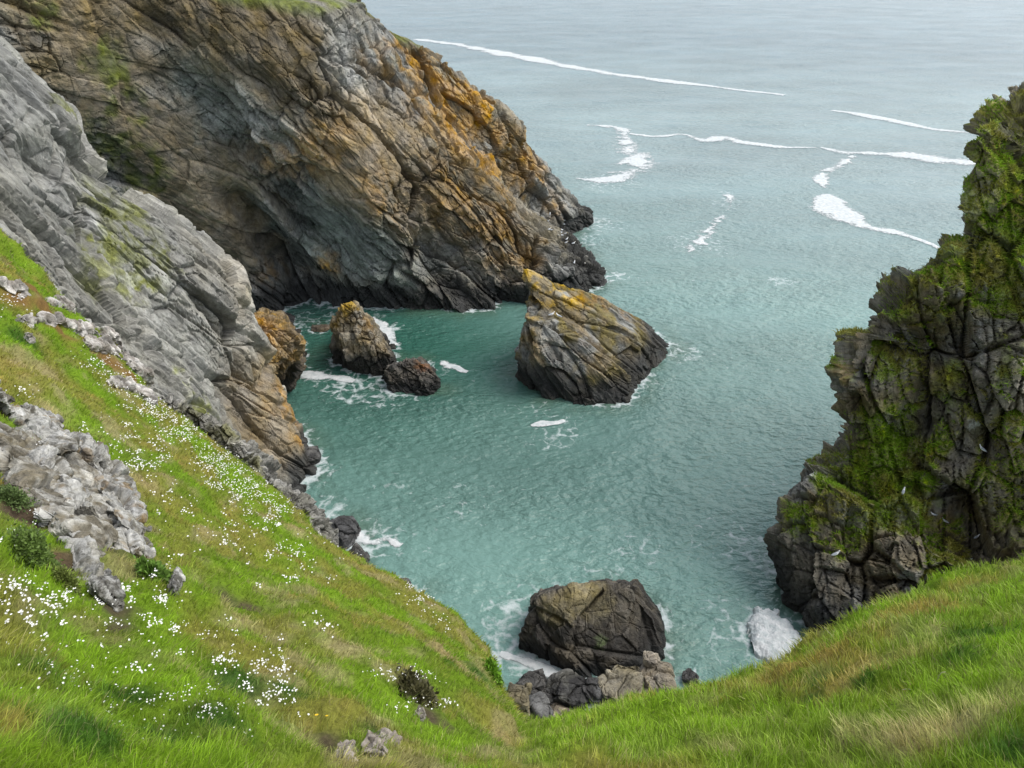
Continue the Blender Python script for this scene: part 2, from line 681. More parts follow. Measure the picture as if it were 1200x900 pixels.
FOAM_SPOTS = [
    (705, 262, 9, .62), (720, 215, 16, .55), (690, 280, 7, .5), (735, 180, 10, .5),
    (800, 414, 5, .6), (815, 418, 8, .4), (770, 450, 5, .4), (620, 478, 5, .42), (655, 500, 6, .55), (600, 490, 7, .32),
    (640, 480, 4, .5), (455, 385, 3, .7), (440, 372, 3, .55), (545, 358, 4, .62), (372, 442, 4, .62),
    (410, 452, 6, .62), (450, 462, 5, .5), (355, 376, 6, .62), (380, 370, 5, .5), (340, 500, 5, .35), (520, 430, 4, .5), (560, 440, 5, .35),
    (430, 632, 5, .75), (470, 640, 6, .48), (400, 660, 4, .6), (540, 612, 5, .45), (375, 600, 4, .6), (372, 552, 3, .6),
    (600, 720, 4, .58), (590, 760, 3, .7), (640, 698, 4, .55), (700, 685, 5, .45), (620, 775, 2.5, .9),
    (850, 715, 3, .6), (862, 740, 4, .62), (880, 640, 5, .42), (893, 760, 4, .66), (850, 770, 4, .5), (745, 640, 4, .4), (800, 745, 4, .4),
    (660, 512, 4, .6), (640, 515, 4, .45), (720, 325, 5, .5), (850, 235, 10, .5), (820, 285, 12, .5), (915, 330, 4, .62), (830, 265, 8, .4), (785, 320, 18, .25),
    (903, 744, 5, .85), (850, 225, 3, .7), (560, 620, 12, .3), (480, 600, 10, .3), (880, 560, 6, .3), (850, 620, 10, .25),
]


def foam_sheet(label, pts, seed, lace=0.0, dens=1.0, step=None, group=None):
    """a raft or line of foam floating on the water: pts = (px, py, half width in px) along its middle"""
    ctr = np.array([W(a, b)[:2] for a, b, _ in pts])
    slant = np.array([np.linalg.norm(W(a, b) - [0, 0, CAM_Z]) for a, b, _ in pts])
    # the half width is measured down the picture: stretched on the water by the grazing view
    wid = 0.8 * np.array([abs(W(a, b - w)[1] - W(a, b + w)[1]) / 2 for a, b, w in pts])
    seg = np.concatenate([[0], np.cumsum(np.linalg.norm(np.diff(ctr, axis=0), axis=1))])
    st = step or max(0.06, slant.mean() / FPX * 0.9)
    nu = int(min(900, max(24, seg[-1] / st)))
    B = basis(seg, np.linspace(0, seg[-1], nu))
    c = B @ ctr
    w = np.interp(np.linspace(0, seg[-1], nu), seg, wid)
    tg = np.gradient(c, axis=0)
    tg /= np.linalg.norm(tg, axis=1, keepdims=True) + 1e-9
    nr = np.stack([-tg[:, 1], tg[:, 0]], 1)
    # width runs mostly along the line's own normal
    nv = int(min(160, max(9, 2.6 * w.max() / st)))
    v = np.linspace(-1.3, 1.3, nv)
    xy = c[:, None] + nr[:, None] * (w[:, None, None] * v[None, :, None])
    xy = xy.reshape(-1, 2)
    p0 = np.column_stack([xy, np.zeros(len(xy))])
    vv = np.abs(np.tile(v, nu))
    uu = np.repeat(np.linspace(0, 1, nu), nv)
    fade = np.minimum(uu, 1 - uu) * 12
    s = slant.mean() / 70
    keep = (1.0 - vv) * dens - 0.12 + 1.0 * fbm(p0, 2.4 * s, 5, seed, 0.6) + 0.5 * fbm(p0, 9 * s, 2, seed + 3) + np.minimum(fade, 1) * 0.3 - 0.3
    if lace:
        F1, F2, _, _ = worley(np.column_stack([xy + 0.5 * s * np.stack([fbm(p0, 1.5 * s, 2, 5), fbm(p0, 1.5 * s, 2, 6)], 1), 0 * xy[:, 0]]) / (1.5 * s), seed)
        keep = keep - lace * sstep(0.1, 0.45, F2 - F1)
    h = waves(xy[:, 0], xy[:, 1]) + 0.035 + 0.05 * np.clip(keep, 0, 1)
    q = grid_quads(nu, nv)
    ok = (keep[q] > -0.22).all(1)
    q = q[ok]
    if len(q) < 3:
        return
    used, inv = np.unique(q, return_inverse=True)
    co = np.column_stack([xy, h])[used]
    o = mesh_from('sea_foam', co, inv.reshape(-1, 4)[:, ::-1], None, None, M_FOAM, True, attrs={'film': keep[used]})
    tag(o, label, 'sea foam', group, 'stuff')
    return o


foam_sheet('long thin white foam line crossing the open sea from the headland, farthest of the foam lines',
           [(488, 46, 1.6), (540, 53, 2), (600, 65, 2.6), (660, 76, 2.4), (720, 87, 2.4), (780, 95, 2.6), (840, 102, 2), (919, 111, 1.5)], 3, dens=1.15)
foam_sheet('short white foam line reaching out from behind the grassy cliff, second farthest',
           [(975, 129, 1), (1010, 135, 2), (1050, 142, 2.6), (1090, 150, 3), (1140, 157, 3.2)], 5, dens=1.3)
foam_sheet('broad white foam band ending at the grassy cliff edge',
           [(962, 172, 2), (985, 178, 5), (1020, 180, 5), (1060, 183, 5.5), (1100, 187, 6.5), (1150, 191, 6.5)], 8, dens=1.5)
foam_sheet('wavy white foam line across the open sea joining the broad band',
           [(738, 157, 1.5), (770, 160, 1.5), (800, 157, 2), (825, 164, 3), (850, 161, 4), (880, 168, 3), (910, 172, 2), (965, 172, 1.6)], 12, dens=1.05)
foam_sheet('ragged hook of foam lace beside the tip of the headland',
           [(688, 147, 2), (722, 150, 3), (733, 162, 5), (737, 178, 7), (748, 192, 8), (735, 205, 8), (705, 211, 5), (675, 208, 3)], 15, lace=0.5, dens=1.1)
foam_sheet('crooked foam ribbon curling down from the broad band',
           [(1000, 181, 3), (988, 192, 3.5), (968, 200, 4), (960, 209, 4), (966, 220, 3)], 18, lace=0.4, dens=1.0)
foam_sheet('wedge shaped foam raft drifting below the broad band',
           [(968, 227, 4), (976, 242, 11), (995, 256, 9), (1020, 265, 7), (1042, 271, 6), (1064, 276, 3), (1085, 284, 2), (1110, 294, 2)], 22, lace=0.15, dens=1.3)
foam_sheet('scattered foam flecks in a loose line on the open sea',
           [(852, 222, 2), (856, 240, 2.5), (838, 262, 2.5), (820, 282, 4), (806, 300, 3)], 26, lace=0.8, dens=0.45)
foam_sheet('round white foam patch beside the yellow lichened rock',
           [(350, 436, 4), (360, 438, 8), (372, 440, 9), (384, 441, 5), (400, 442, 4), (415, 446, 3)], 31, lace=0.2, dens=1.5)
foam_sheet('white surge breaking in the cleft under the headland',
           [(524, 350, 8), (534, 355, 9), (546, 358, 5), (560, 359, 3), (570, 360, 2)], 33, lace=0.15, dens=1.3)
foam_sheet('white foam channel between the big boulder and the dark shore rocks',
           [(586, 766, 6), (600, 770, 6), (622, 777, 9), (642, 786, 9), (656, 794, 6)], 37, lace=0.1, dens=1.5, step=0.05)
foam_sheet('foam lace swirling off the dark rocks under the left grass bank',
           [(412, 630, 8), (425, 632, 12), (440, 635, 10), (452, 632, 6), (470, 640, 5)], 41, lace=0.75, dens=1.0)
foam_sheet('foam crescent floating just in front of the sea stack',
           [(622, 500, 2), (634, 498, 4), (648, 497, 3), (662, 495, 2.5)], 43, lace=0.5, dens=0.9)
foam_sheet('foam fleck beside the two small rocks',
           [(518, 424, 3), (526, 429, 6), (536, 432, 4), (548, 436, 2)], 45, lace=0.4, dens=1.2)
foam_sheet('foam trail behind the lone pointed rock',
           [(434, 372, 2), (441, 380, 5), (449, 388, 5), (462, 404, 4)], 47, lace=0.4, dens=1.1)


def foam_heap():
    c = W(905, 742)
    n = 130
    u = np.linspace(-1, 1, n)
    X, Y = np.meshgrid(u, u, indexing='ij')
    r = np.hypot(X, Y)
    p = np.stack([X.ravel() * 1.75 + c[0] + 0.1, Y.ravel() * 2.6 + c[1] - 0.3, 0 * X.ravel()], 1)
    e = 1 - r.ravel() + 0.5 * fbm(p, 1.3, 5, 3, 0.6)
    z = 0.05 + 0.6 * np.sqrt(np.clip(e, 0, 1)) + 0.26 * fbm(p, 0.8, 5, 9, 0.6) * sstep(0, 0.15, e)
    p[:, 2] = np.where(e > 0, z, -0.35)
    q = grid_quads(n, n)
    q = q[(e[q] > -0.12).all(1)]
    used, inv = np.unique(q, return_inverse=True)
    o = mesh_from('sea_foam', p[used], inv.reshape(-1, 4), None, None, M_HEAP, True)
    tag(o, 'thick cream white heap of foam trapped at the foot of the grassy cliff', 'sea foam', kind='stuff')


foam_heap()

# ------------------------------------------------------------------ cliffs
def tide_band(col, p, hi=2.0, s=0):
    n = fbm(p, 2.5, 4, 91 + s)
    t = 1 - sstep(hi * 0.55, hi * 1.25, p[:, 2] + hi * 0.45 * n)
    return mix(col, TIDE, t * 0.92)


def stuff_cols(c):
    return np.clip(c, 0.004, 0.9)


def build_headland():
    def col(bx, by, *pts, back=None):
        top = P(*pts[-1])
        w = W(bx, by)
        o = [w + np.array([0, -0.5, -4]), w] + [P(*q) for q in pts]
        b = back if back is not None else np.array([-4, 14, 2.5])
        o.append(top + b * 0.35)
        o.append(top + b)
        return o
    cols = [
        col(170, 385, (120, 310, 79), (70, 215, 75), (20, 110, 71), (-20, 45, 69), (-70, -40, 69)),
        col(255, 372, (205, 285, 83), (150, 205, 79), (95, 110, 75), (50, 40, 73), (25, -35, 74)),
        col(315, 366, (268, 285, 84.8), (208, 205, 81.2), (140, 115, 78), (100, 45, 76), (85, -30, 77)),
        col(345, 362, (308, 275, 87.0), (250, 200, 83.6), (192, 120, 80.8), (160, 55, 80), (145, -25, 81)),
        col(375, 357, (345, 266, 87.6), (292, 190, 85.4), (250, 115, 83.0), (220, 50, 82), (205, -18, 83)),
        col(410, 357, (375, 268, 87), (335, 185, 84.5), (300, 112, 82.5), (275, 50, 82), (262, -8, 84)),
        col(460, 362, (425, 272, 85.5), (392, 190, 84), (358, 120, 83), (335, 55, 84), (320, 0, 86)),
        col(522, 366, (478, 280, 86.5), (440, 200, 85), (405, 130, 85), (385, 70, 86), (375, 10, 89)),
        col(560, 360, (528, 275, 90.5), (487, 200, 89), (448, 130, 89.5), (420, 70, 91), (405, 10, 93)),
        col(630, 354, (592, 275, 92), (545, 200, 92.5), (500, 130, 94.5), (458, 66, 97), (428, 15, 99)),
        col(716, 328, (664, 290, 97.5), (610, 240, 97.5), (552, 176, 99), (500, 110, 101.5), (437, 22, 103), back=np.array([-20, 14, 2.0])),
        col(668, 276, (632, 252, 109), (596, 218, 109), (556, 168, 107), (516, 114, 105.5), (446, 30, 105), back=np.array([-20, 14, 1.0])),
        col(694, 261, (672, 234, 119), (642, 196, 116), (600, 150, 113), (548, 100, 109), (458, 38, 107.5), back=np.array([-22, 10, 1.0])),
        col(668, 243, (648, 218, 124), (618, 183, 121), (580, 142, 118), (530, 100, 114), (452, 40, 112), back=np.array([-24, 6, 1.0])),
        col(560, 230, (545, 200, 128), (525, 165, 126), (500, 130, 124), (470, 100, 120), (430, 42, 118), back=np.array([-24, 4, 1.0])),
    ]
    ctrl = np.array(cols).transpose(1, 0, 2)
    nu, nv = 520, 760
    S = loft(ctrl, nu, nv)
    n = gnormals(S).reshape(-1, 3)
    p = S.reshape(-1, 3)
    if n[len(n) // 2] @ (np.array([0, 0, CAM_Z]) - p[len(p) // 2]) < 0:
        n = -n
    F = frame((0.62, 0.15, -0.77), (0.72, -0.25, 0.62))
    d, tone = rockdisp(p, F, [((15, 8, 4.8), 1.35), ((5.5, 3.4, 1.9), 0.72), ((2.3, 1.5, 0.85), 0.38), ((0.95, 0.65, 0.4), 0.17)], 11, warp=0.2, crack=0.4)
    g = fbm(p, 9, 3, 13)
    plateau = sstep(0.55, 0.8, n[:, 2]) * sstep(24, 31, p[:, 2])
    scree = np.maximum.reduce([patch(p, P(225, 225, 82), 6.5, 3), patch(p, P(250, 260, 83.5), 5, 8), patch(p, P(185, 160, 80), 5, 4), patch(p, P(275, 290, 87.5), 5, 5), patch(p, P(120, 100, 76), 5, 6)])
    amp = (1 - 0.85 * plateau) * (1 - 0.8 * scree)
    smooth = np.maximum(patch(p, P(430, 180, 86), 7, 41), patch(p, P(400, 270, 86.5), 5, 42))
    earthy = np.maximum.reduce([patch(p, P(150, 30, 78), 9, 43), patch(p, P(260, 30, 83), 8, 45), patch(p, P(330, 40, 84), 5, 46)])
    amp = amp * (1 - 0.7 * smooth) * (1 - 0.62 * earthy)
    d = d * amp + 0.9 * g * amp + 0.2 * fbm(p, 1.5, 3, 14)
    # recess of the sea cave and clefts between the ribs
    for (px, py, Y, r, a) in [(215, 185, 84, 1.2, .8), (240, 205, 85, 1.5, 1.3), (265, 222, 86, 1.7, 1.7), (288, 242, 85.5, 1.6, 2.6), (306, 262, 86.5, 1.7, 3.0), (322, 284, 87.2, 1.8, 3.2), (340, 308, 88, 2.0, 3.4), (356, 330, 88.4, 2.2, 3.4), (378, 347, 88.5, 2.2, 2.6), (292, 170, 85, 1.3, 1.2), (320, 172, 84.5, 1.0, .9), (308, 98, 83, 1.3, .9), (335, 165, 84, 1.0, .8), (180, 30, 81, 1.5, .9), (385, 300, 87, 2.2, .8), (400, 270, 86, 2.5, .9), (610, 205, 108, 3, 1.4), (640, 250, 109, 3, 1.6), (516, 325, 88, 2.8, 3.4), (508, 292, 88, 2.2, 2.2), (535, 345, 89, 2.0, 2.4),
                              (560, 220, 93, 3, 1.0), (425, 235, 85, 3.0, -0.6), (600, 300, 93, 3, 0.8)]:
        d -= a * np.exp(-((p - P(px, py, Y))**2).sum(1) / r**2)
    p2 = p + n * d[:, None]
    # colour
    lo = p2 @ F
    band = fbm(lo * [0.18, 0.5, 1.0], 1.2, 4, 23)
    c = mix(np.tile(GREY * 0.82, (len(p), 1)), np.array([0.158, 0.140, 0.100]), sstep(-0.25, 0.35, fbm(p2, 7, 4, 24)))
    c = mix(c, np.array([0.225, 0.20, 0.15]), 0.7 * sstep(0.0, 0.4, fbm(p2, 5, 4, 25) + 0.4 * band))
    for (px, py, Y, r, cc, k) in [
        (405, 270, 86, 7.5, TEALG, .85), (430, 300, 86, 6, TEALG, .8), (250, 110, 84, 6, TEALG * 1.1, .8), (300, 140, 84, 6, GREY * 1.1, .7),
        (415, 60, 90, 6, GREY * 0.95, .9), (395, 100, 88, 6, GREY, .85), (450, 50, 98, 4, GREY, .8),
        (450, 180, 86, 8, TAN * .95, .8), (500, 230, 89, 6, TAN * 0.8, .6), (420, 160, 85, 6, TAN * .95, .7), (200, 200, 83, 3, BROWN, .6)]:
        c = mix(c, cc, k * patch(p2, P(px, py, Y), r, int(px), 0.6))
    lich = np.zeros(len(p))
    for (px, py, Y, r, k) in [
        (500, 95, 102, 7, 1.15), (540, 130, 103, 8, 1.15), (565, 165, 100, 7, 1.1), (470, 80, 99, 5, .9), (600, 210, 98, 5, .7), (560, 130, 106, 5, 1), (490, 130, 96, 5, .6), (520, 180, 93, 5, .45), (545, 235, 92, 5, .7), (580, 260, 93, 5, .75),
        (600, 170, 108, 5, .8), (620, 195, 112, 5, .8), (575, 215, 97, 5, .5), (600, 300, 93, 5, .6), (440, 225, 85, 3, .7), (470, 250, 86, 3, .4), (345, 190, 84, 3.5, .55), (375, 165, 84, 3.5, .6),
        (320, 180, 85, 3, .6), (440, 75, 95, 4, .4), (480, 60, 101, 5, .8), (380, 310, 88, 2, .6), (310, 320, 90, 3, .5), (290, 350, 90, 3, .5), (640, 240, 115, 3, .6)]:
        lich = np.maximum(lich, k * patch(p2, P(px, py, Y), r, int(py), 0.7))
    lich *= sstep(-0.4, 0.25, fbm(lo * [0.35, 0.7, 1], 0.9, 4, 27) + 0.1)
    c = mix(c, np.array([0.345, 0.198, 0.050]) * (1 + 0.25 * band[:, None]), np.clip(lich, 0, 1) * 0.85)
    wet_shade = np.zeros(len(p))  # dark wet rock in the clefts, with their missing shade painted in
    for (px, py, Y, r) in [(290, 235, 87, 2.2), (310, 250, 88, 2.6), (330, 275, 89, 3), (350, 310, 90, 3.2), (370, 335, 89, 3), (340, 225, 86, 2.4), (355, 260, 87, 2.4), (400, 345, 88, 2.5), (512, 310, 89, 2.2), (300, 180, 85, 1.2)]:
        wet_shade = np.maximum(wet_shade, patch(p2, P(px, py, Y), r, int(py) + 5, 0.7))
    c = mix(c, np.array([0.050, 0.058, 0.052]), wet_shade * 0.8)
    heath = np.zeros(len(p))
    for (px, py, Y, r) in [(150, 10, 79, 8), (220, 15, 83, 8), (300, 30, 84, 7), (340, 40, 84, 6), (260, 40, 83, 6), (100, 20, 75, 6), (350, 90, 84, 4), (320, 70, 83, 5)]:
        heath = np.maximum(heath, patch(p2, P(px, py, Y), r, 7, 0.7))
    c = mix(c, HEATH * (1 + 0.5 * fbm(p2, 1.5, 4, 29)[:, None]), heath * 0.8)
    c = mix(c, np.array([0.175, 0.145, 0.098]) * (1 + 0.35 * fbm(p2, 0.9, 4, 45)[:, None]), scree * 0.9)
    gr = np.maximum.reduce([patch(p2, P(140, 75, 77), 3, 1), patch(p2, P(150, 130, 78), 2.2, 2), patch(p2, P(120, 175, 77), 3, 9), patch(p2, P(165, 195, 80), 2.6, 3), patch(p2, P(185, 205, 81.5), 1.6, 4), patch(p2, P(135, 150, 77), 2.5, 3), patch(p2, P(55, 12, 73), 2, 6)])
    c = mix(c, np.array([0.095, 0.115, 0.022]), gr * 0.85 * sstep(-0.4, 0.1, fbm(p2, 1.5, 3, 44)))
    c = mix(c, np.array([0.105, 0.125, 0.022]), plateau * sstep(-0.3, 0.3, fbm(p2, 3, 3, 33) + 0.2) * 0.9)
    c *= (1 + 0.22 * tone)[:, None]
    c = tide_band(c, p2, 3.2)
    note_shore(p2)
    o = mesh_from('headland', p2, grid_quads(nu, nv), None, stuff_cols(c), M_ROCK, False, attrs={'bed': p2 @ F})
    tag(o, 'brown and grey cliffed headland with orange lichen running down into the sea', 'cliff', kind='structure')
    return p2, n, plateau


def build_slab():
    ridge = [P(-160, -70, 51), P(-60, 5, 51.5), P(0, 58, 52), P(62, 112, 53), P(120, 188, 54), P(168, 232, 55), P(215, 268, 56), P(265, 318, 57), P(292, 375, 57.5), P(322, 442, 57.5), P(347, 500, 56.7), W(370, 549, -0.5)]
    mid = [P(-160, 60, 43), P(-60, 110, 44), P(0, 155, 45), P(50, 205, 46.5), P(100, 268, 48), P(140, 310, 49), P(180, 350, 50), P(222, 400, 51), P(255, 445, 52), P(290, 500, 52), P(325, 540, 51.5), W(368, 568, -1)]
    low = [P(-160, 180, 35), P(-60, 225, 36.5), P(0, 265, 37.5), P(45, 312, 38.5), P(90, 362, 40), P(130, 402, 41), P(170, 440, 42), P(205, 472, 42.5), P(240, 505, 43.5), P(280, 545, 44), P(318, 580, 44.5), W(371, 620, -0.5)]
    b1 = [q + np.array([-1.5, 4, -3.0]) for q in ridge]
    b2 = [q + np.array([-1.0, 7, -14.0]) for q in ridge]
    f1 = [q + np.array([0.5, -4, -5]) for q in low]
    f2 = [q + np.array([2, -7, -14]) for q in low]
    half = [(np.array(a) * 0.5 + np.array(b) * 0.5) + np.array([0.25, -0.4, 0.5]) for a, b in zip(ridge, mid)]
    half2 = [(np.array(a) * 0.5 + np.array(b) * 0.5) + np.array([0.1, 0.4, -0.3]) for a, b in zip(mid, low)]
    ctrl = np.array([b2, b1, ridge, half, mid, half2, low, f1, f2])
    nu, nv = 460, 560
    S = loft(ctrl, nu, nv)
    n = gnormals(S).reshape(-1, 3)
    p = S.reshape(-1, 3)
    k = (nu // 2) * nv + nv // 2
    if n[k] @ (np.array([0, 0, CAM_Z]) - p[k]) < 0:
        n = -n
    F = frame((0.72, 0.12, -0.68), (0.40, 0.74, 0.53))
    d, tone = rockdisp(p, F, [((18, 7.0, 4.0), 0.80), ((8, 4.0, 2.2), 0.42), ((3.0, 1.9, 1.0), 0.20), ((1.1, 0.8, 0.4), 0.08)], 31, warp=0.08, crack=0.8)
    d += 0.35 * fbm(p, 8, 3, 33)
    # the seaward rib beside the grass stands apart behind a dark cleft
    for (px, py, Y, r, a) in [(300, 548, 48, 2.2, 1.7), (325, 575, 47.5, 2.2, 1.6), (262, 505, 48, 1.6, 0.8), (52, 190, 47.5, 1.3, 0.9), (110, 215, 52, 2, .7)]:
        d -= a * np.exp(-((p - P(px, py, Y))**2).sum(1) / r**2)
    p2 = p + n * d[:, None]
    lo = p2 @ F
    band = fbm(lo * [0.15, 0.6, 1.0], 0.8, 4, 35)
    c = mix(np.tile(GREY * [0.76, .74, .70], (len(p), 1)), GREY * [1.08, 1.05, 1.0], sstep(-0.2, 0.4, fbm(p2, 6, 4, 36) + 0.4 * band))
    for (px, py, Y, r, cc, kk) in [
        (290, 470, 56, 6, TAN * .85, .65), (320, 500, 56, 6, TAN * 0.75, .8), (255, 350, 55.5, 5, np.array([.27, .24, .185]), .7), (250, 300, 56, 3, np.array([.26, .23, .17]), .6),
        (230, 330, 54, 6, GREY * 1.15, .6), (20, 90, 50, 7, GREY * .85, .7), (20, 20, 51, 5, GREY * .75, .8), (60, 240, 47, 5, GREY * .8, .6), (110, 230, 52, 4, GREY * .7, .5), (200, 420, 49, 5, GREY * .85, .6)]:
        c = mix(c, cc, kk * patch(p2, P(px, py, Y), r, int(px) + 3, 0.7))
    li = np.maximum.reduce([patch(p2, P(330, 490, 56.5), 3.2, 2, .7), patch(p2, P(340, 520, 56), 2.5, 4, .7), patch(p2, P(300, 470, 57), 2, 5)])
    c = mix(c, OCHRE * 0.95, li * 0.55 * sstep(-0.3, 0.3, fbm(p2, 1.2, 3, 8)))
    gr = np.zeros(len(p))
    for (px, py, Y, r) in [(110, 250, 51.5, 2.5), (140, 290, 50.5, 3), (110, 300, 48, 2.5), (160, 330, 50, 2), (130, 330, 47.5, 2.2), (100, 320, 46, 2), (150, 250, 53.5, 2), (175, 300, 52, 2),
                           (225, 500, 44, 1.8), (255, 500, 45, 1.5), (265, 520, 45, 1.5), (90, 130, 53, 1.5), (215, 440, 46, 1.0), (70, 60, 51.5, 2), (305, 560, 45, 1), (240, 480, 46, 1.5)]:
        gr = np.maximum(gr, patch(p2, P(px, py, Y), r, int(px), 0.8, 0.9))
    gmask = gr * sstep(-0.25, 0.15, fbm(p2, 0.9, 4, 37) + 0.05)
    c = mix(c, np.array([.150, .160, .045]), np.clip(gmask, 0, 1) * 0.85)
    wh = np.maximum(patch(p2, P(120, 270, 50), 4, 11), patch(p2, P(150, 320, 50), 4, 12)) * sstep(0.05, 0.3, fbm(p2, 0.7, 3, 38))
    c = mix(c, LICH * .8, wh * 0.35)
    c *= (1 + 0.2 * tone + 0.12 * band)[:, None]
    c = tide_band(c, p2, 2.2, 3)
    note_shore(p2)
    o = mesh_from('slab_cliff', p2, grid_quads(nu, nv), None, stuff_cols(c), M_SLAB, False, attrs={'bed': p2 @ F})
    tag(o, 'pale grey slab cliff slanting down to the water behind the grass bank', 'cliff', kind='structure')
    return p2, n, gmask


def build_right_cliff():
    r1 = [W(896, 702, -2), P(908, 658, 40.2), P(926, 600, 41.3), P(968, 556, 42.5), P(980, 528, 43), P(994, 480, 43.6), P(1002, 430, 44), P(1013, 382, 44.5), P(1062, 340, 45), P(1120, 296, 45.5), P(1138, 235, 46), P(1147, 160, 46.5), P(1178, 130, 47), P(1222, 108, 48), P(1370, 28, 50)]
    r2 = [W(940, 757, -2), P(948, 702, 36.6), P(966, 650, 38.0), P(1006, 602, 39.6), P(1028, 562, 40.8), P(1046, 505, 42.1), P(1056, 450, 42.6), P(1070, 408, 42.9), P(1112, 365, 43.3), P(1162, 318, 43.8), P(1180, 265, 44.5), P(1195, 200, 45.4), P(1225, 166, 46.3), P(1270, 138, 47), P(1420, 50, 49)]
    r3 = [W(1005, 802, -2), P(1020, 732, 34.2), P(1037, 682, 35.8), P(1067, 630, 37.2), P(1087, 590, 38.8), P(1110, 535, 39.9), P(1128, 480, 40.4), P(1148, 435, 40.8), P(1188, 395, 41.2), P(1233, 345, 41.6), P(1255, 295, 42.5), P(1275, 232, 43.5), P(1305, 196, 44.5), P(1350, 164, 45.5), P(1495, 80, 47.5)]
    r4 = [W(1100, 852, -2), P(1115, 772, 31.3), P(1127, 715, 33.2), P(1152, 655, 35.0), P(1177, 612, 36.6), P(1202, 560, 37.5), P(1222, 505, 38), P(1247, 460, 38.4), P(1287, 420, 38.8), P(1332, 375, 39.4), P(1352, 325, 40.3), P(1372, 262, 41.5), P(1402, 226, 42.5), P(1442, 194, 43.5), P(1592, 104, 46)]
    r5 = [q + np.array([4.5, -3.5, 0]) for q in r4]
    r6 = [q + np.array([14, -7, 1]) for q in r4]
    b1 = [q + np.array([2.5, 3.5, -0.4]) for q in r1]
    b2 = [q + np.array([9, 10, -2]) for q in r1]
    b3 = [q + np.array([22, 16, -4]) for q in r1]
    ctrl = np.array([b3, b2, b1, r1, r2, r3, r4, r5, r6])
    # plateau rows above the last column
    nu, nv = 520, 640
    S = loft(ctrl, nu, nv)
    n = gnormals(S).reshape(-1, 3)
    p = S.reshape(-1, 3)
    k = (nu // 2) * nv + nv // 2
    if n[k] @ (np.array([0, 0, CAM_Z]) - p[k]) < 0:
        n = -n
    F = frame((-0.34, 0.15, 0.93), (0.8, -0.55, 0.3))
    d, tone = rockdisp(p, F, [((7.0, 3.4, 3.0), 1.25), ((3.4, 1.6, 1.4), 0.72), ((1.4, 0.8, 0.6), 0.32), ((0.55, 0.35, 0.25), 0.11)], 51, warp=0.15, crack=0.75)
    d *= 0.5 + 0.5 * sstep(4, 13, p[:, 2] + 2 * np.clip(p[:, 0] - 20, -5, 5))
    d += 1.0 * fbm(p, 6, 3, 53) + 0.25 * fbm(p, 1.2, 3, 54)
    # grass ledges stand out, overhung clefts go in
    for (px, py, Y, r, a) in [(1075, 640, 38, 2.2, 1.6), (1120, 610, 37.5, 2.4, 1.8), (1150, 640, 36, 2.0, 1.4), (1000, 650, 39, 1.6, 1.3), (1062, 410, 43, 1.7, 1.9), (1090, 395, 43, 1.2, 1.1), (985, 640, 39.3, 1.0, 0.9),
                              (1078, 470, 42, 1.2, 1.2), (1070, 505, 41.5, 1.0, 1.0), (1015, 700, 37.2, 1.0, .9), (1150, 520, 39.5, 1, .9),
                              (1040, 575, 40.3, 2.6, -0.9), (1090, 560, 39.5, 2.2, -0.6), (1100, 315, 45, 2.5, -0.7), (1150, 350, 43, 2, -0.6), (1000, 380, 44.4, 1.1, -0.8), (985, 440, 44, 0.9, -0.9)]:
        d -= a * np.exp(-((p - P(px, py, Y))**2).sum(1) / r**2)
    p2 = p + n * d[:, None]
    S2 = p2.reshape(nu, nv, 3)
    n2 = gnormals(S2).reshape(-1, 3)
    if (n2 * n).sum() < 0:
        n2 = -n2
    lo = p2 @ F
    band = fbm(lo * [0.2, 0.8, 1.0], 0.7, 4, 55)
    c = mix(np.tile(np.array([0.172, 0.156, 0.122]), (len(p), 1)), np.array([0.160, 0.132, 0.084]), sstep(-0.3, 0.3, fbm(p2, 4, 4, 56)))
    c = mix(c, GREY * 0.72, sstep(0.05, 0.4, fbm(p2, 2.5, 4, 57) + 0.3 * band) * 0.8)
    li = np.maximum.reduce([patch(p2, P(985, 435, 44), 1.1, 2), patch(p2, P(970, 520, 43), 1.2, 4), patch(p2, P(1000, 400, 44), 1.0, 4) * .5, patch(p2, P(970, 640, 40), 1.2, 6) * .7, patch(p2, P(1020, 470, 43), 1.2, 6) * .4])
    c = mix(c, np.array([.30, .21, .06]), li * 0.6)
    gr = np.zeros(len(p))
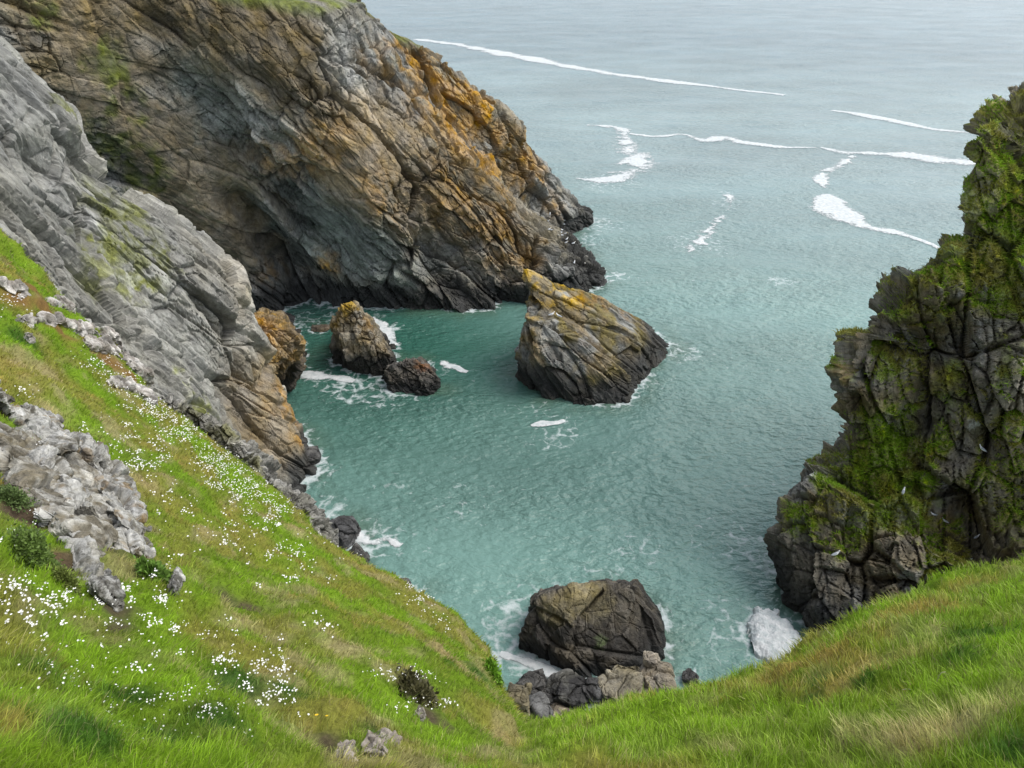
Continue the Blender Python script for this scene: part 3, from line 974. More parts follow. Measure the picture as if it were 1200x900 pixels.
    for (px, py, Y, r, k) in [
        (1180, 130, 47, 2.5, 1), (1150, 130, 47, 1.5, 1), (1190, 190, 45.5, 2.2, 1), (1170, 215, 45, 2, 1), (1165, 260, 44.5, 2.5, 1), (1185, 300, 43.5, 2.5, 1), (1095, 305, 45.4, 1.6, 1), (1085, 320, 45, 1.6, 1), (1120, 310, 45, 1.5, 1), (1140, 330, 44, 1.8, 1),
        (1180, 340, 43, 2, 1), (1195, 250, 44, 2, 1), (1150, 215, 45.5, 1.2, .9), (1055, 350, 44.5, 1.2, .9), (1060, 370, 44, 1.0, .8), (1100, 360, 43.5, 1, .8),
        (1010, 550, 41.5, 2.4, 1.2), (1035, 560, 41, 3.0, 1.3), (1050, 530, 41.3, 2.6, 1.2), (1020, 600, 40, 2.0, 1.2), (1060, 590, 40, 2.2, 1.2), (1000, 585, 40.5, 1.3, 1), (1040, 500, 42, 1.6, .9), (980, 565, 41.7, 1.2, .8), (1045, 610, 39.3, 1.5, 1),
        (1100, 470, 41.2, 1.4, .8), (1110, 440, 41.5, 1.2, .8), (1100, 510, 40.6, 1.2, .8), (1180, 500, 38.8, 1.2, .9), (1190, 560, 37.5, 1.5, .8), (1130, 580, 38.3, 1.4, .7), (965, 675, 39.3, 0.9, .9), (975, 660, 39.2, .8, .9), (1180, 610, 36.8, 1.5, .6),
        (1190, 430, 39.7, 1.2, .7), (1150, 560, 38.3, 1.2, .6), (955, 600, 41, 1.2, .7), (930, 610, 41, 1.2, .6), (1045, 660, 38, 1, .6), (1095, 650, 37, 1, .5)]:
        gr = np.maximum(gr, k * patch(p2, P(px, py, Y), r, int(px * 3 + py), 0.7, 0.8))
    up = sstep(-0.1, 0.5, n2[:, 2])
    gm = np.clip(gr * (0.45 + 0.85 * up) * sstep(-0.6, 0.0, fbm(p2, 1.6, 4, 58) + 0.12) + 0.9 * sstep(0.35, 0.7, n2[:, 2]) * sstep(-0.1, 0.25, fbm(p2, 2, 3, 59)) * (p2[:, 2] > 5), 0, 1)
    gcol = mix(np.tile(np.array([0.29, 0.27, 0.08]), (len(p), 1)), np.array([0.23, 0.29, 0.05]), sstep(-0.3, 0.3, fbm(p2, 2.0, 3, 60)))
    wh = np.maximum.reduce([patch(p2, P(1108, 612, 38), 0.7, 3), patch(p2, P(1140, 620, 36.5), .6, 4), patch(p2, P(1142, 655, 36), .6, 5), patch(p2, P(975, 655, 39), .4, 6), patch(p2, P(955, 548, 42.5), .9, 8), patch(p2, P(1100, 490, 41), .7, 9), patch(p2, P(1145, 500, 39.8), .6, 9)])
    c = mix(c, LICH * 1.1, wh * sstep(-0.1, 0.25, fbm(p2, 0.5, 3, 63)) * 0.85)
    c *= (1 + 0.25 * tone + 0.15 * band)[:, None]
    moss = sstep(-0.15, 0.35, fbm(p2, 1.3, 4, 64)) * sstep(4, 10, p2[:, 2]) * 0.25
    c = mix(c, OLIVE * 0.75, moss)
    c = mix(c, gcol, gm)
    c = tide_band(c, p2, 3.6, 5)
    note_shore(p2)
    o = mesh_from('cliff', p2, grid_quads(nu, nv), None, stuff_cols(c), M_ROCK, False, attrs={'bed': p2 @ F})
    tag(o, 'dark jointed cliff draped with grass rising beside the near grass edge', 'cliff', kind='structure')
    return p2, n2, gm, (nu, nv)


head = build_headland()
slab = build_slab()
cliff = build_right_cliff()

# ------------------------------------------------------------------ near grass slope
SLOPE = {
    -680: [(900, 1.8), (690, 4.1), (480, 9.5), (280, 19), (-80, 32)],
    -330: [(900, 2.0), (700, 4.4), (500, 10), (300, 20), (40, 31)],
    -110: [(900, 2.2), (715, 4.6), (520, 11), (365, 20), (188, 30)],
    0: [(900, 2.5), (720, 4.8), (530, 12), (390, 21), (272, 30)],
    100: [(900, 2.8), (740, 5.4), (575, 12.2), (462, 20.5), (382, 29)],
    200: [(900, 3.1), (760, 5.9), (625, 12), (545, 19.5), (482, 27.5)],
    300: [(900, 3.5), (790, 6.4), (683, 12), (612, 18.5), (562, 26)],
    400: [(900, 4.0), (818, 6.7), (732, 11), (682, 16.8), (646, 23.5)],
    500: [(900, 4.6), (842, 7.0), (778, 11), (738, 15.6), (708, 20.8)],
    560: [(900, 5.0), (857, 7.4), (808, 11), (778, 15), (757, 19.5)],
    615: [(900, 5.3), (880, 7.4), (862, 10.5), (852, 14), (843, 17.2)],
    680: [(900, 5.5), (880, 7.5), (860, 10.3), (847, 12.6), (838, 14.8)],
    740: [(900, 5.6), (873, 7.4), (845, 10), (830, 12.2), (822, 14.2)],
    800: [(900, 5.6), (869, 7.3), (836, 9.8), (821, 11.8), (812, 13.8)],
    930: [(900, 5.4), (848, 7.2), (802, 9.7), (778, 12), (765, 14.2)],
    1060: [(900, 5.0), (824, 7.0), (754, 9.7), (718, 12.4), (698, 15.2)],
    1200: [(900, 4.6), (802, 6.8), (724, 9.7), (686, 12.8), (664, 16)],
    1380: [(900, 4.2), (780, 6.4), (690, 9.5), (640, 13), (610, 17)],
    1750: [(900, 3.5), (750, 5.6), (640, 8.8), (580, 13), (540, 18)],
}


def build_slope():
    rows = []
    for px, l in SLOPE.items():
        pts = [P(px, py, Y) for py, Y in l]
        near = pts[0]
        r_1 = np.array([near[0] * 1.25, -7.0, 41.0])
        r0 = np.array([near[0] * 1.1, -0.6, 0.5 * 38.2 + 0.5 * (near[2] + 2.6)])
        e = pts[-1]
        out = np.array([e[0], e[1], 0]) / math.hypot(e[0], e[1])
        r6 = e + out * 0.9 + np.array([0, 0, -2.2])
        r7 = e + out * 1.8 + np.array([0, 0, -8])
        r8 = e + out * 3 + np.array([0, 0, -20])
        rows.append([r_1, r0] + pts + [r6, r7, r8])
    ctrl = np.array(rows).transpose(1, 0, 2)
    nu, nv = 440, 700
    S = loft(ctrl, nu, nv, 'index')
    n = gnormals(S).reshape(-1, 3)
    p = S.reshape(-1, 3)
    k = (nu // 3) * nv + nv // 2
    if n[k, 2] < 0:
        n = -n
    dist = np.linalg.norm(p - [0, 0, CAM_Z], axis=1)
    big = fbm(p, 3.2, 3, 71)
    tus = fbm(p, 0.9, 3, 72)
    d = 0.40 * big * sstep(4, 13, dist) + 0.27 * tus + 0.09 * fbm(p, 0.35, 2, 73)
    # earthy hollows and tussock steps
    for (q, r, a) in [(P(385, 872, 4.75), 0.22, 0.22), (P(500, 840, 7.6), 0.4, 0.15), (P(265, 705, 9.5), 0.5, 0.18), (P(300, 720, 9.0), 0.4, 0.15)]:
        d -= a * np.exp(-((p - q)**2).sum(1) / r**2)
    p2 = p + n * d[:, None]
    return S, p2, n, (nu, nv), big, tus


S0, slope_p, slope_n, slope_g, sl_big, sl_tus = build_slope()
slope_q = grid_quads(*slope_g)
BVH = BVHTree.FromPolygons([tuple(v) for v in slope_p.tolist()], slope_q.tolist())


def ground(px, py):
    d = Vector(ray(px, py)).normalized()
    loc, nor, _, _ = BVH.ray_cast(Vector((0, 0, CAM_Z)), d, 200)
    if loc is None:
        return None, None
    if nor.z < 0:
        nor = -nor
    return np.array(loc), np.array(nor)


def gpt(px, py):
    a = ground(px, py)[0]
    return a if a is not None else P(px, py, 15)


G_BRIGHT = np.array([0.160, 0.265, 0.014])
G_MID = np.array([0.125, 0.195, 0.014])
G_DEEP = np.array([0.042, 0.105, 0.012])
G_OLIVE = np.array([0.215, 0.205, 0.040])
G_GOLD = np.array([0.270, 0.220, 0.055])
G_STRAW = np.array([0.380, 0.310, 0.165])
G_RUST = np.array([0.205, 0.110, 0.040])
EARTH = np.array([0.085, 0.062, 0.042])

BARE = [(gpt(383, 872), 0.22), (gpt(405, 880), 0.16), (gpt(505, 840), 0.34), (gpt(520, 850), 0.3), (gpt(262, 700), 0.45), (gpt(290, 715), 0.35),
        (gpt(95, 670), 0.5), (gpt(40, 545), .9), (gpt(90, 600), .85), (gpt(60, 590), .8), (gpt(105, 640), .7), (gpt(15, 530), .8), (gpt(20, 600), .5), (gpt(85, 560), .6), (gpt(130, 715), 0.35), (gpt(60, 660), 0.4), (gpt(15, 575), 0.5), (gpt(478, 815), 0.25), (gpt(140, 735), 0.28)]
REDS = [(gpt(20, 350), 1.0), (gpt(55, 365), 0.9), (gpt(70, 385), 0.9), (gpt(130, 425), 0.9), (gpt(150, 440), 0.8), (gpt(100, 400), 0.8), (gpt(85, 615), 0.35), (gpt(30, 600), 0.4), (gpt(75, 655), 0.3), (gpt(40, 340), .9)]
STRAWS = [(gpt(100, 540), 0.5), (gpt(145, 520), 0.8), (gpt(165, 560), 0.8), (gpt(60, 480), 0.6), (gpt(30, 430), 0.8), (gpt(60, 455), .8), (gpt(240, 640), 0.5), (gpt(280, 650), 0.6), (gpt(320, 690), 0.5), (gpt(300, 740), .5), (gpt(455, 850), .5),
          (gpt(1000, 880), 0.7), (gpt(1060, 860), 0.55), (gpt(930, 885), 0.5), (gpt(1090, 735), 0.35), (gpt(1180, 830), .5), (gpt(1130, 850), .5), (gpt(860, 885), 0.3), (gpt(400, 760), .8), (gpt(540, 780), .9), (gpt(340, 620), .9), (gpt(590, 800), .9)]
RUSTS = [(gpt(1080, 705), 0.9), (gpt(1050, 720), 0.9), (gpt(1010, 745), 0.9), (gpt(970, 765), 0.8), (gpt(1130, 685), .8), (gpt(900, 800), 0.5), (gpt(860, 815), 0.5), (gpt(1000, 765), .6), (gpt(8, 845), 0.15), (gpt(925, 780), .7)]
DEEPS = [(gpt(1180, 885), 0.5), (gpt(1120, 770), 0.5), (gpt(1150, 745), 0.6), (gpt(960, 800), 0.4), (gpt(950, 820), 0.3), (gpt(250, 840), 0.35), (gpt(200, 870), 0.35), (gpt(280, 800), 0.4), (gpt(60, 790), 0.3), (gpt(100, 850), 0.3), (gpt(150, 820), .3), (gpt(340, 810), .4),
         (gpt(530, 780), .5), (gpt(560, 790), .5), (gpt(20, 400), .8), (gpt(440, 860), .3), (gpt(1010, 800), .3)]
BRIGHTS = [(gpt(700, 860), 1.2), (gpt(800, 840), 1.0), (gpt(900, 830), 0.6), (gpt(760, 880), 0.8), (gpt(1100, 810), 0.7), (gpt(1180, 770), .7), (gpt(100, 760), .7), (gpt(180, 790), .6), (gpt(330, 660), .9), (gpt(250, 600), .9), (gpt(220, 560), .9), (gpt(300, 590), .9), (gpt(120, 590), .8), (gpt(400, 700), 1.0), (gpt(420, 870), .4), (gpt(540, 870), .6), (gpt(1190, 700), .7), (gpt(100, 500), 1.), (gpt(20, 300), 1.5), (gpt(60, 350), .8), (gpt(640, 890), .6), (gpt(40, 830), .5), (gpt(120, 880), .4), (gpt(220, 810), .5), (gpt(300, 870), .5), (gpt(850, 850), .8), (gpt(980, 830), .5), (gpt(1150, 800), .7), (gpt(740, 840), 1.)]


def turf_colour(p):
    n1 = fbm(p * [1, 1, 1.2], 1.7, 4, 81)
    n2 = fbm(p, 0.55, 3, 82)
    n3 = fbm(p, 4.5, 3, 83)
    right = sstep(0.5, 3.0, p[:, 0] + 0.15 * p[:, 1])
    c = mix(np.tile(G_MID, (len(p), 1)), G_OLIVE, sstep(-0.25, 0.35, n1 + 0.5 * n3 - 0.18 * right) * 0.85)
    c = mix(c, G_BRIGHT, sstep(0.0, 0.4, -n1 + 0.35 * n2) * 0.85)
    c = mix(c, G_GOLD, sstep(0.15, 0.5, n2 * 0.6 + n1 * 0.7 - 0.05) * 0.75)
    st = sstep(0.12, 0.42, fbm(p, 0.9, 4, 90)) * (1 - 0.5 * right)
    c = mix(c, G_STRAW * 0.85, st * 0.55)
    for lst, cc, k, s in ((BRIGHTS, G_BRIGHT, .75, 1), (DEEPS, G_DEEP, .9, 2), (STRAWS, G_STRAW, .65, 3), (RUSTS, G_GOLD * [1.05, .90, .95], .65, 4), (REDS, G_RUST, .9, 5), (BARE, EARTH, .95, 6)):
        m = np.zeros(len(p))
        for q, r in lst:
            m = np.maximum(m, patch(p, q, r, 100 + s, 0.8, 0.7, 0.35 + 0.2 * r))
        if lst is STRAWS or lst is RUSTS:
            m = m * sstep(-0.4, 0.2, n2)
        c = mix(c, cc, k * np.clip(m, 0, 1))
    return c * (1.30 + 0.14 * right)[:, None]


def bare_mask(p):
    m = np.zeros(len(p))
    for q, r in BARE:
        m = np.maximum(m, patch(p, q, r, 106, 0.8, 0.7, 0.35 + 0.2 * r))
    r_ = np.zeros(len(p))
    for q, r in REDS:
        r_ = np.maximum(r_, patch(p, q, r, 105, 0.8, 0.7, 0.35 + 0.2 * r))
    return np.clip(np.maximum(m, 0.75 * r_), 0, 1)


sc_ = turf_colour(slope_p)
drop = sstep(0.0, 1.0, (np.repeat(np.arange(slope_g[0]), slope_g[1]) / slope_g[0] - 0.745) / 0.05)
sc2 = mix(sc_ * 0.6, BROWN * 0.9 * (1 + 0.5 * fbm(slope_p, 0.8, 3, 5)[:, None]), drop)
o = mesh_from('grass_slope', slope_p, slope_q, None, stuff_cols(sc2), M_TURF, True)
tag(o, 'steep turf slope above the cove dipping into a gully in the middle', 'slope', kind='structure')


def scatter(p, n, quads, weight, count, lift=0.0):
    """random points on a mesh of quads, weight per vertex"""
    a, b, c, d = (p[quads[:, k]] for k in range(4))
    area = 0.5 * np.linalg.norm(np.cross(c - a, d - b), axis=1)
    w = area * weight[quads].mean(1)
    cdf = np.cumsum(w)
    f = np.searchsorted(cdf, rng.random(count) * cdf[-1])
    f = np.clip(f, 0, len(quads) - 1)
    u, v = rng.random((2, count))
    u, v = u[:, None], v[:, None]
    pt = (1 - u) * (1 - v) * a[f] + u * (1 - v) * b[f] + u * v * c[f] + (1 - u) * v * d[f]
    nn = n[quads[f, 0]]
    return pt, nn


def blades(name, pt, nn, L, wid, col, lean, label, droop=0.5, tip=1.35):
    """each blade of grass: a bent strip of a quad and a tip triangle"""
    m = len(pt)
    up = np.array([0, 0, 1.0])
    ax = nn * 0.45 + up * 0.75 + lean + 0.42 * rng.normal(size=(m, 3))
    ax /= np.linalg.norm(ax, axis=1, keepdims=True)
    down = nn.copy()
    down[:, 2] = 0
    down /= np.linalg.norm(down, axis=1, keepdims=True) + 1e-6
    rnd = rng.normal(size=(m, 3)) * [1, 1, 0.2]
    bend = down * 0.7 + lean * 1.2 + rnd * 0.6
    side = np.cross(ax, rng.normal(size=(m, 3)))
    side /= np.linalg.norm(side, axis=1, keepdims=True) + 1e-6
    L = L[:, None]
    w = wid[:, None] * 0.5
    dr = droop * (0.4 + 0.9 * rng.random((m, 1)))
    m1 = pt + ax * L * 0.55 + bend * L * 0.12 * dr
    t1 = pt + ax * L * 0.9 + bend * L * 0.55 * dr - up * L * 0.18 * dr
    base = pt - nn * 0.02
    co = np.stack([base - side * w, base + side * w, m1 + side * w * 0.8, m1 - side * w * 0.8, t1], 1).reshape(-1, 3)
    i = np.arange(m)[:, None] * 5
    cc = np.repeat(col[:, None, :], 5, 1)
    cc[:, 4] *= tip
    cc[:, 2:4] *= 1.08
    o = mesh_from(name, co, i + [0, 1, 2, 3], i + [3, 2, 4], np.clip(cc.reshape(-1, 3), 0.003, 0.8), M_GRASS, True)
    tag(o, label, 'grass', kind='stuff')
    return o


def slope_grass(count=600000):
    p = slope_p
    dist = np.linalg.norm(p - [0, 0, CAM_Z], axis=1)
    vis = np.repeat((np.arange(slope_g[0]) > slope_g[0] * 0.10) & (np.arange(slope_g[0]) < slope_g[0] * 0.76), slope_g[1]).astype(float)
    px = p[:, 0] / np.maximum(p[:, 1], 0.1)
    vis *= (np.abs(p[:, 0]) < 3.5 + 0.95 * dist)
    fore = np.abs((slope_n * (np.array([0, 0, CAM_Z]) - p)).sum(1)) / dist
    w = vis * (0.25 + fore) / np.maximum(dist, 3.0)**1.75
    bm = bare_mask(p)
    w *= 1 - 0.985 * sstep(0.15, 0.5, bm)
    pt, nn = scatter(p, slope_n, slope_q, w, count)
    d = np.linalg.norm(pt - [0, 0, CAM_Z], axis=1)
    col = turf_colour(pt)
    ln = fbm(pt, 1.1, 3, 85)
    right = sstep(0.5, 3.0, pt[:, 0] + 0.1 * pt[:, 1])
    L = (0.065 + 0.085 * right + 0.035 * ln + 0.045 * rng.random(count)) * (1 + 0.015 * d)
    L *= 1 - 0.6 * sstep(0.1, 0.6, bare_mask(pt))
    L = np.clip(L, 0.04, 0.5)
    wid = np.maximum(0.0045, 0.75 * d / FPX) * (0.7 + 0.6 * rng.random(count))
    j = rng.random(count)
    dry = (j < 0.10)[:, None]
    col = np.where(dry, G_STRAW * 0.8 * 0.6 + col * 0.4, col)
    col = col * ((0.68 + 0.68 * rng.random(count)) * (1 + 0.45 * fbm(pt, 0.22, 2, 84)))[:, None]
    lean = np.stack([0.45 * fbm(pt, 0.7, 2, 86) + 0.06, 0.45 * fbm(pt, 0.7, 2, 87), 0 * d], 1)
    blades('grass', pt, nn, L, wid, col, lean, 'green and straw coloured grass covering the near slope', droop=0.75)


slope_grass()


def cliff_grass(count=110000):
    p2, n2, gm, (nu, nv) = cliff
    q = grid_quads(nu, nv)
    w = sstep(0.35, 0.8, gm) * (p2[:, 1] < 49)
    pt, nn = scatter(p2, n2, q, w, count)
    nn = np.where((nn[:, 2] < 0)[:, None], nn * [1, 1, -1], nn)
    d = np.linalg.norm(pt - [0, 0, CAM_Z], axis=1)
    nz = fbm(pt, 1.6, 4, 88)
    col = mix(np.tile(G_BRIGHT * 0.95, (count, 1)), G_OLIVE * 0.95, sstep(-0.2, 0.3, nz))
    col = mix(col, G_GOLD * 0.75, sstep(0.2, 0.5, fbm(pt, 0.8, 3, 89)) * 0.6)
    col *= (0.95 + 0.7 * rng.random(count))[:, None]
    L = 0.16 + 0.16 * rng.random(count)
    wid = 0.035 + 0.02 * rng.random(count)
    blades('grass', pt, nn, L, wid, col, np.zeros((count, 3)), 'tufted olive green grass hanging on the ledges of the dark cliff', droop=1.0)


cliff_grass()

# ------------------------------------------------------------------ rocks that stand alone
def hull_mesh(hulls, voxel, smooth_it=1):
    bm = bmesh.new()
    for pts in hulls:
        vs = [bm.verts.new(tuple(v)) for v in pts]
        r = bmesh.ops.convex_hull(bm, input=vs)
        junk = list({g for g in list(r['geom_interior']) + list(r['geom_unused']) if isinstance(g, bmesh.types.BMVert)})
        if junk:
            bmesh.ops.delete(bm, geom=[g for g in junk if g.is_valid], context='VERTS')
    bmesh.ops.recalc_face_normals(bm, faces=bm.faces)
    me = bpy.data.meshes.new('tmp')
    bm.to_mesh(me)
    bm.free()
    ob = bpy.data.objects.new('tmp', me)
    C.objects.link(ob)
    md = ob.modifiers.new('r', 'REMESH')
    md.mode = 'VOXEL'
    md.voxel_size = voxel
    sm = ob.modifiers.new('s', 'SMOOTH')
    sm.iterations = smooth_it * 2
    sm.factor = 0.5
    dg = bpy.context.evaluated_depsgraph_get()
    ev = ob.evaluated_get(dg).to_mesh()
    nv = len(ev.vertices)
    co = np.empty(nv * 3, np.float32)
    ev.vertices.foreach_get('co', co)
    no = np.empty(nv * 3, np.float32)
    ev.vertices.foreach_get('normal', no)
    qs = np.empty(len(ev.loops), np.int32)
    ev.loops.foreach_get('vertex_index', qs)
    tot = np.empty(len(ev.polygons), np.int32)
    ev.polygons.foreach_get('loop_total', tot)
    quads = qs.reshape(-1, 4) if (tot == 4).all() else None
    tris = None
    if quads is None:
        ql, tl, k = [], [], 0
        for t in tot:
            (ql if t == 4 else tl).append(qs[k:k + t])
            k += t
        quads = np.array(ql) if ql else None
        tris = np.array(tl) if tl else None
    ob.evaluated_get(dg).to_mesh_clear()
    bpy.data.objects.remove(ob)
    bpy.data.meshes.remove(me)
    return co.reshape(-1, 3).astype(float), no.reshape(-1, 3).astype(float), quads, tris


def rock(name, label, cat, hulls, voxel, layers, F, seed, colour, mat=M_STACK, big=0.3, bigs=3.0, group=None, smooth=False, crack=0.7, warp=None):
    p, n, q, t = hull_mesh(hulls, voxel)
    d, tone = rockdisp(p, F, layers, seed, warp=0.15 * bigs / 3 if warp is None else warp, crack=crack * 0.75)
    d += big * fbm(p, bigs, 3, seed + 3)
    p2 = p + n * d[:, None]
    c = stuff_cols(colour(p2, n, tone, F))
    base = np.array([p2[:, 0].mean(), p2[:, 1].mean(), max(p2[:, 2].min(), -0.2) if mat is M_STACK else p2[:, 2].min()])
    note_shore(p2)
    o = mesh_from(name, p2 - base, q, t, c, mat, smooth, attrs={'bed': p2 @ F})
    o.location = base
    tag(o, label, cat, group)
    return o


def stack_colour(p, n, tone, F):
    lo = p @ F
    band = fbm(lo * [0.12, 0.4, 1.0], 0.7, 4, 3)
    c = mix(np.tile(np.array([0.215, 0.175, 0.105]), (len(p), 1)), GREY * 0.85, sstep(-0.3, 0.3, fbm(p, 3, 3, 4) + 0.5 * band))
    c = mix(c, np.array([0.155, 0.13, 0.06]), sstep(0, 0.4, fbm(p, 2, 3, 6)))
    y = np.maximum.reduce([patch(p, P(622, 330, 73), 2.2, 2), patch(p, P(640, 340, 73.5), 2.4, 3), patch(p, P(665, 342, 74), 2.0, 4), patch(p, P(625, 362, 70), 1.2, 5) * .7, patch(p, P(640, 352, 72.5), 1.6, 9) * .8])
    c = mix(c, YELL * .85, y * 0.85 * sstep(-0.3, 0.25, fbm(p, 0.8, 3, 7)))
    o_ = np.maximum.reduce([patch(p, P(690, 352, 75), 2.0, 5), patch(p, P(735, 372, 77), 1.6, 6), patch(p, P(630, 400, 68.5), 1.8, 7) * .5, patch(p, P(690, 400, 70), 2.5, 8) * .35])
    c = mix(c, OCHRE * 0.7, o_ * 0.5 * sstep(-0.3, 0.3, fbm(p, 0.9, 3, 31)))
    w = patch(p, P(645, 370, 69.5), 0.45, 2)
    c = mix(c, LICH * 0.8, np.clip(w, 0, 1) * sstep(0.1, 0.3, fbm(p, 0.4, 3, 8)))
    c = mix(c, np.array([.075, .068, .058]), 0.85 * np.clip(patch(p, P(640, 445, 67), 2.6, 11) + patch(p, P(612, 440, 68.5), 2.0, 12), 0, 1))  # lower left face darkened: its shaded side is put into the colour
    c *= (1 + 0.22 * tone + 0.2 * band)[:, None]
    return tide_band(c, p, 2.6, 1)


def jit(q, v):
    return np.array(q) + np.array(v)


F_ST = frame((0.80, 0.0, -0.60), (0.45, -0.55, 0.70))


def sea_stack():
    a = [W(606, 455, -1.5), W(640, 478, -1.5), W(690, 490, -1.5), W(738, 482, -1.5), P(613, 369, 69.8), P(640, 381, 68.9), P(690, 402, 68.3), P(738, 440, 67.5), P(735, 470, 66), P(608, 420, 69.2), P(640, 420, 67)]
    ab = [jit(P(616, 360, 70), (1, 5, 0)), jit(P(690, 398, 69), (0, 5, -0.5)), jit(W(738, 470, -1.5), (2, 5, 0)), jit(W(612, 440, -1.5), (1, 5, 0))]
    b = [P(609, 326, 72.8), P(614, 315, 73.4), P(624, 318, 73.6), P(640, 326, 73.9), P(622, 345, 72.0), P(634, 360, 71.4), P(654, 333, 74.5), P(660, 350, 73), jit(P(630, 330, 74), (0, 2.5, -1)), jit(P(655, 340, 74), (0, 3, -1)), P(645, 365, 71.2)]
    bb = [P(640, 330, 74.0), P(650, 331, 74.6), P(690, 347, 75.5), P(732, 366, 77), W(793, 414, -0.5), P(640, 366, 71), P(700, 410, 70.5), P(756, 444, 70.0), P(748, 400, 72.5), W(755, 440, -1.5), W(640, 440, -1.5), jit(W(790, 413, -1.5), (-2, 6, 0)), jit(P(650, 340, 75), (2, 5, -4)), jit(W(650, 400, -1.5), (0, 4, 0)), P(628, 352, 72)]
    c = [P(676, 442, 66.5), P(690, 440, 66.8), P(735, 470, 65.8), W(738, 484, -1), W(690, 490, -1), W(670, 486, -1), jit(W(700, 470, 0), (0, 3, 0)), P(720, 452, 67)]
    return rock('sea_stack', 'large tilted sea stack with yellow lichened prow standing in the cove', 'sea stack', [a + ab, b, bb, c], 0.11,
                [((16, 5, 2.0), 0.55), ((8.0, 3.0, 0.85), 0.42), ((3.4, 1.4, 0.42), 0.19), ((1.2, 0.6, 0.18), 0.07)], F_ST, 101, stack_colour, big=0.2, crack=0.45, warp=0.06)


sea_stack()


def shore_colour(base, light, ochre=None, tide=1.6, sc=1.0):
    def f(p, n, tone, F):
        lo = p @ F
        band = fbm(lo * [0.15, 0.5, 1.0], 0.5 * sc, 4, 13)
        c = mix(np.tile(np.array(base, float), (len(p), 1)), np.array(light, float), sstep(-0.2, 0.35, fbm(p, 1.4 * sc, 5, 14, 0.65) + 0.4 * band))
        for q, r, cc, k in (ochre or []):
            c = mix(c, cc, k * patch(p, q, r, 17, 0.8))
        c *= (1 + 0.22 * tone + 0.15 * band)[:, None]
        if tide:
            c = tide_band(c, p, tide, 7)
        return c
    return f


# the pair of rocks in the inner cove
tw = [W(389, 427, -1), W(405, 441, -1), W(432, 447, -1), W(461, 438, -1), P(390, 378, 74), P(396, 364, 74), P(405, 357, 74), P(413, 357, 74), P(423, 368, 73.8), P(440, 386, 73.5), P(452, 405, 73), P(462, 424, 71), W(468, 446, -1), jit(W(455, 425, -1), (0, 5, 0)), jit(W(395, 412, -1), (0, 5, 0)), jit(P(410, 360, 74), (0, 3, -1.0)), P(395, 395, 72.5), P(425, 400, 71.5)]
rock('sea_rock', 'tall pointed rock with yellow top in the inner cove', 'rock', [tw], 0.08,
     [((4, 1.6, 1.4), 0.42), ((1.8, 0.7, 0.6), 0.26), ((0.7, 0.35, 0.3), 0.11)], frame((0.35, 0.1, -0.93), (0.85, -0.4, 0.3)), 131,
     shore_colour((0.19, 0.155, 0.10), (0.235, 0.21, 0.16), [(P(408, 360, 74), 1.2, YELL * .8, .75), (P(395, 376, 74), 1.1, YELL * .7, .5), (P(430, 382, 73.5), 1.1, OCHRE * .8, .4)], tide=2.2), big=0.3, bigs=2.0, crack=0.9)
lw = [W(449, 460, -1), W(466, 470, -1), W(490, 477, -1), W(512, 466, -1), W(519, 452, -1), P(455, 440, 68.5), P(468, 426, 69), P(490, 424, 69), P(506, 432, 68.5), P(514, 446, 67.5), P(452, 432, 69.5), W(446, 448, -1), jit(W(490, 440, -1), (0, 3, 0)), jit(P(480, 426, 69), (0, 2, -1))]
rock('sea_rock', 'low dark rounded rock with rusty cap touching the pointed rock', 'rock', [lw], 0.07,
     [((2.4, 1.3, 1.0), 0.40), ((1.0, 0.6, 0.5), 0.2), ((0.45, 0.3, 0.25), 0.09)], F_ST, 141,
     shore_colour((0.060, 0.056, 0.050), (0.10, 0.090, 0.075), [(P(496, 428, 69), 1.0, np.array([.26, .13, .06]), .7)], tide=1.0), big=0.3, bigs=1.5)

# orange buttress at the foot of the slab
ob_ = [P(262, 400, 60), P(270, 372, 62), P(285, 430, 59), W(300, 440, -1), W(330, 462, -1), W(350, 448, -1), W(353, 415, -1), P(284, 385, 64), P(292, 368, 64.5), P(312, 374, 65), P(335, 384, 65.5), P(348, 398, 65.5), P(350, 425, 65), jit(W(340, 400, -1), (0, 3, 0)), jit(P(300, 372, 65), (0, 4, -1)), P(290, 410, 61), P(310, 420, 61)]
rock('rock_outcrop', 'orange lichened buttress at the water foot of the grey slab cliff', 'rock', [ob_], 0.08,
     [((3, 1.6, 1.4), 0.55), ((1.4, 0.8, 0.7), 0.32), ((0.6, 0.4, 0.3), 0.13)], frame((0.3, 0, -0.95), (0.9, -0.4, 0.2)), 151,
     shore_colour((0.17, 0.13, 0.075), (0.25, 0.17, 0.075), [(P(310, 382, 64), 2.2, OCHRE * .8, .7)], tide=4.5), big=0.3, bigs=2)

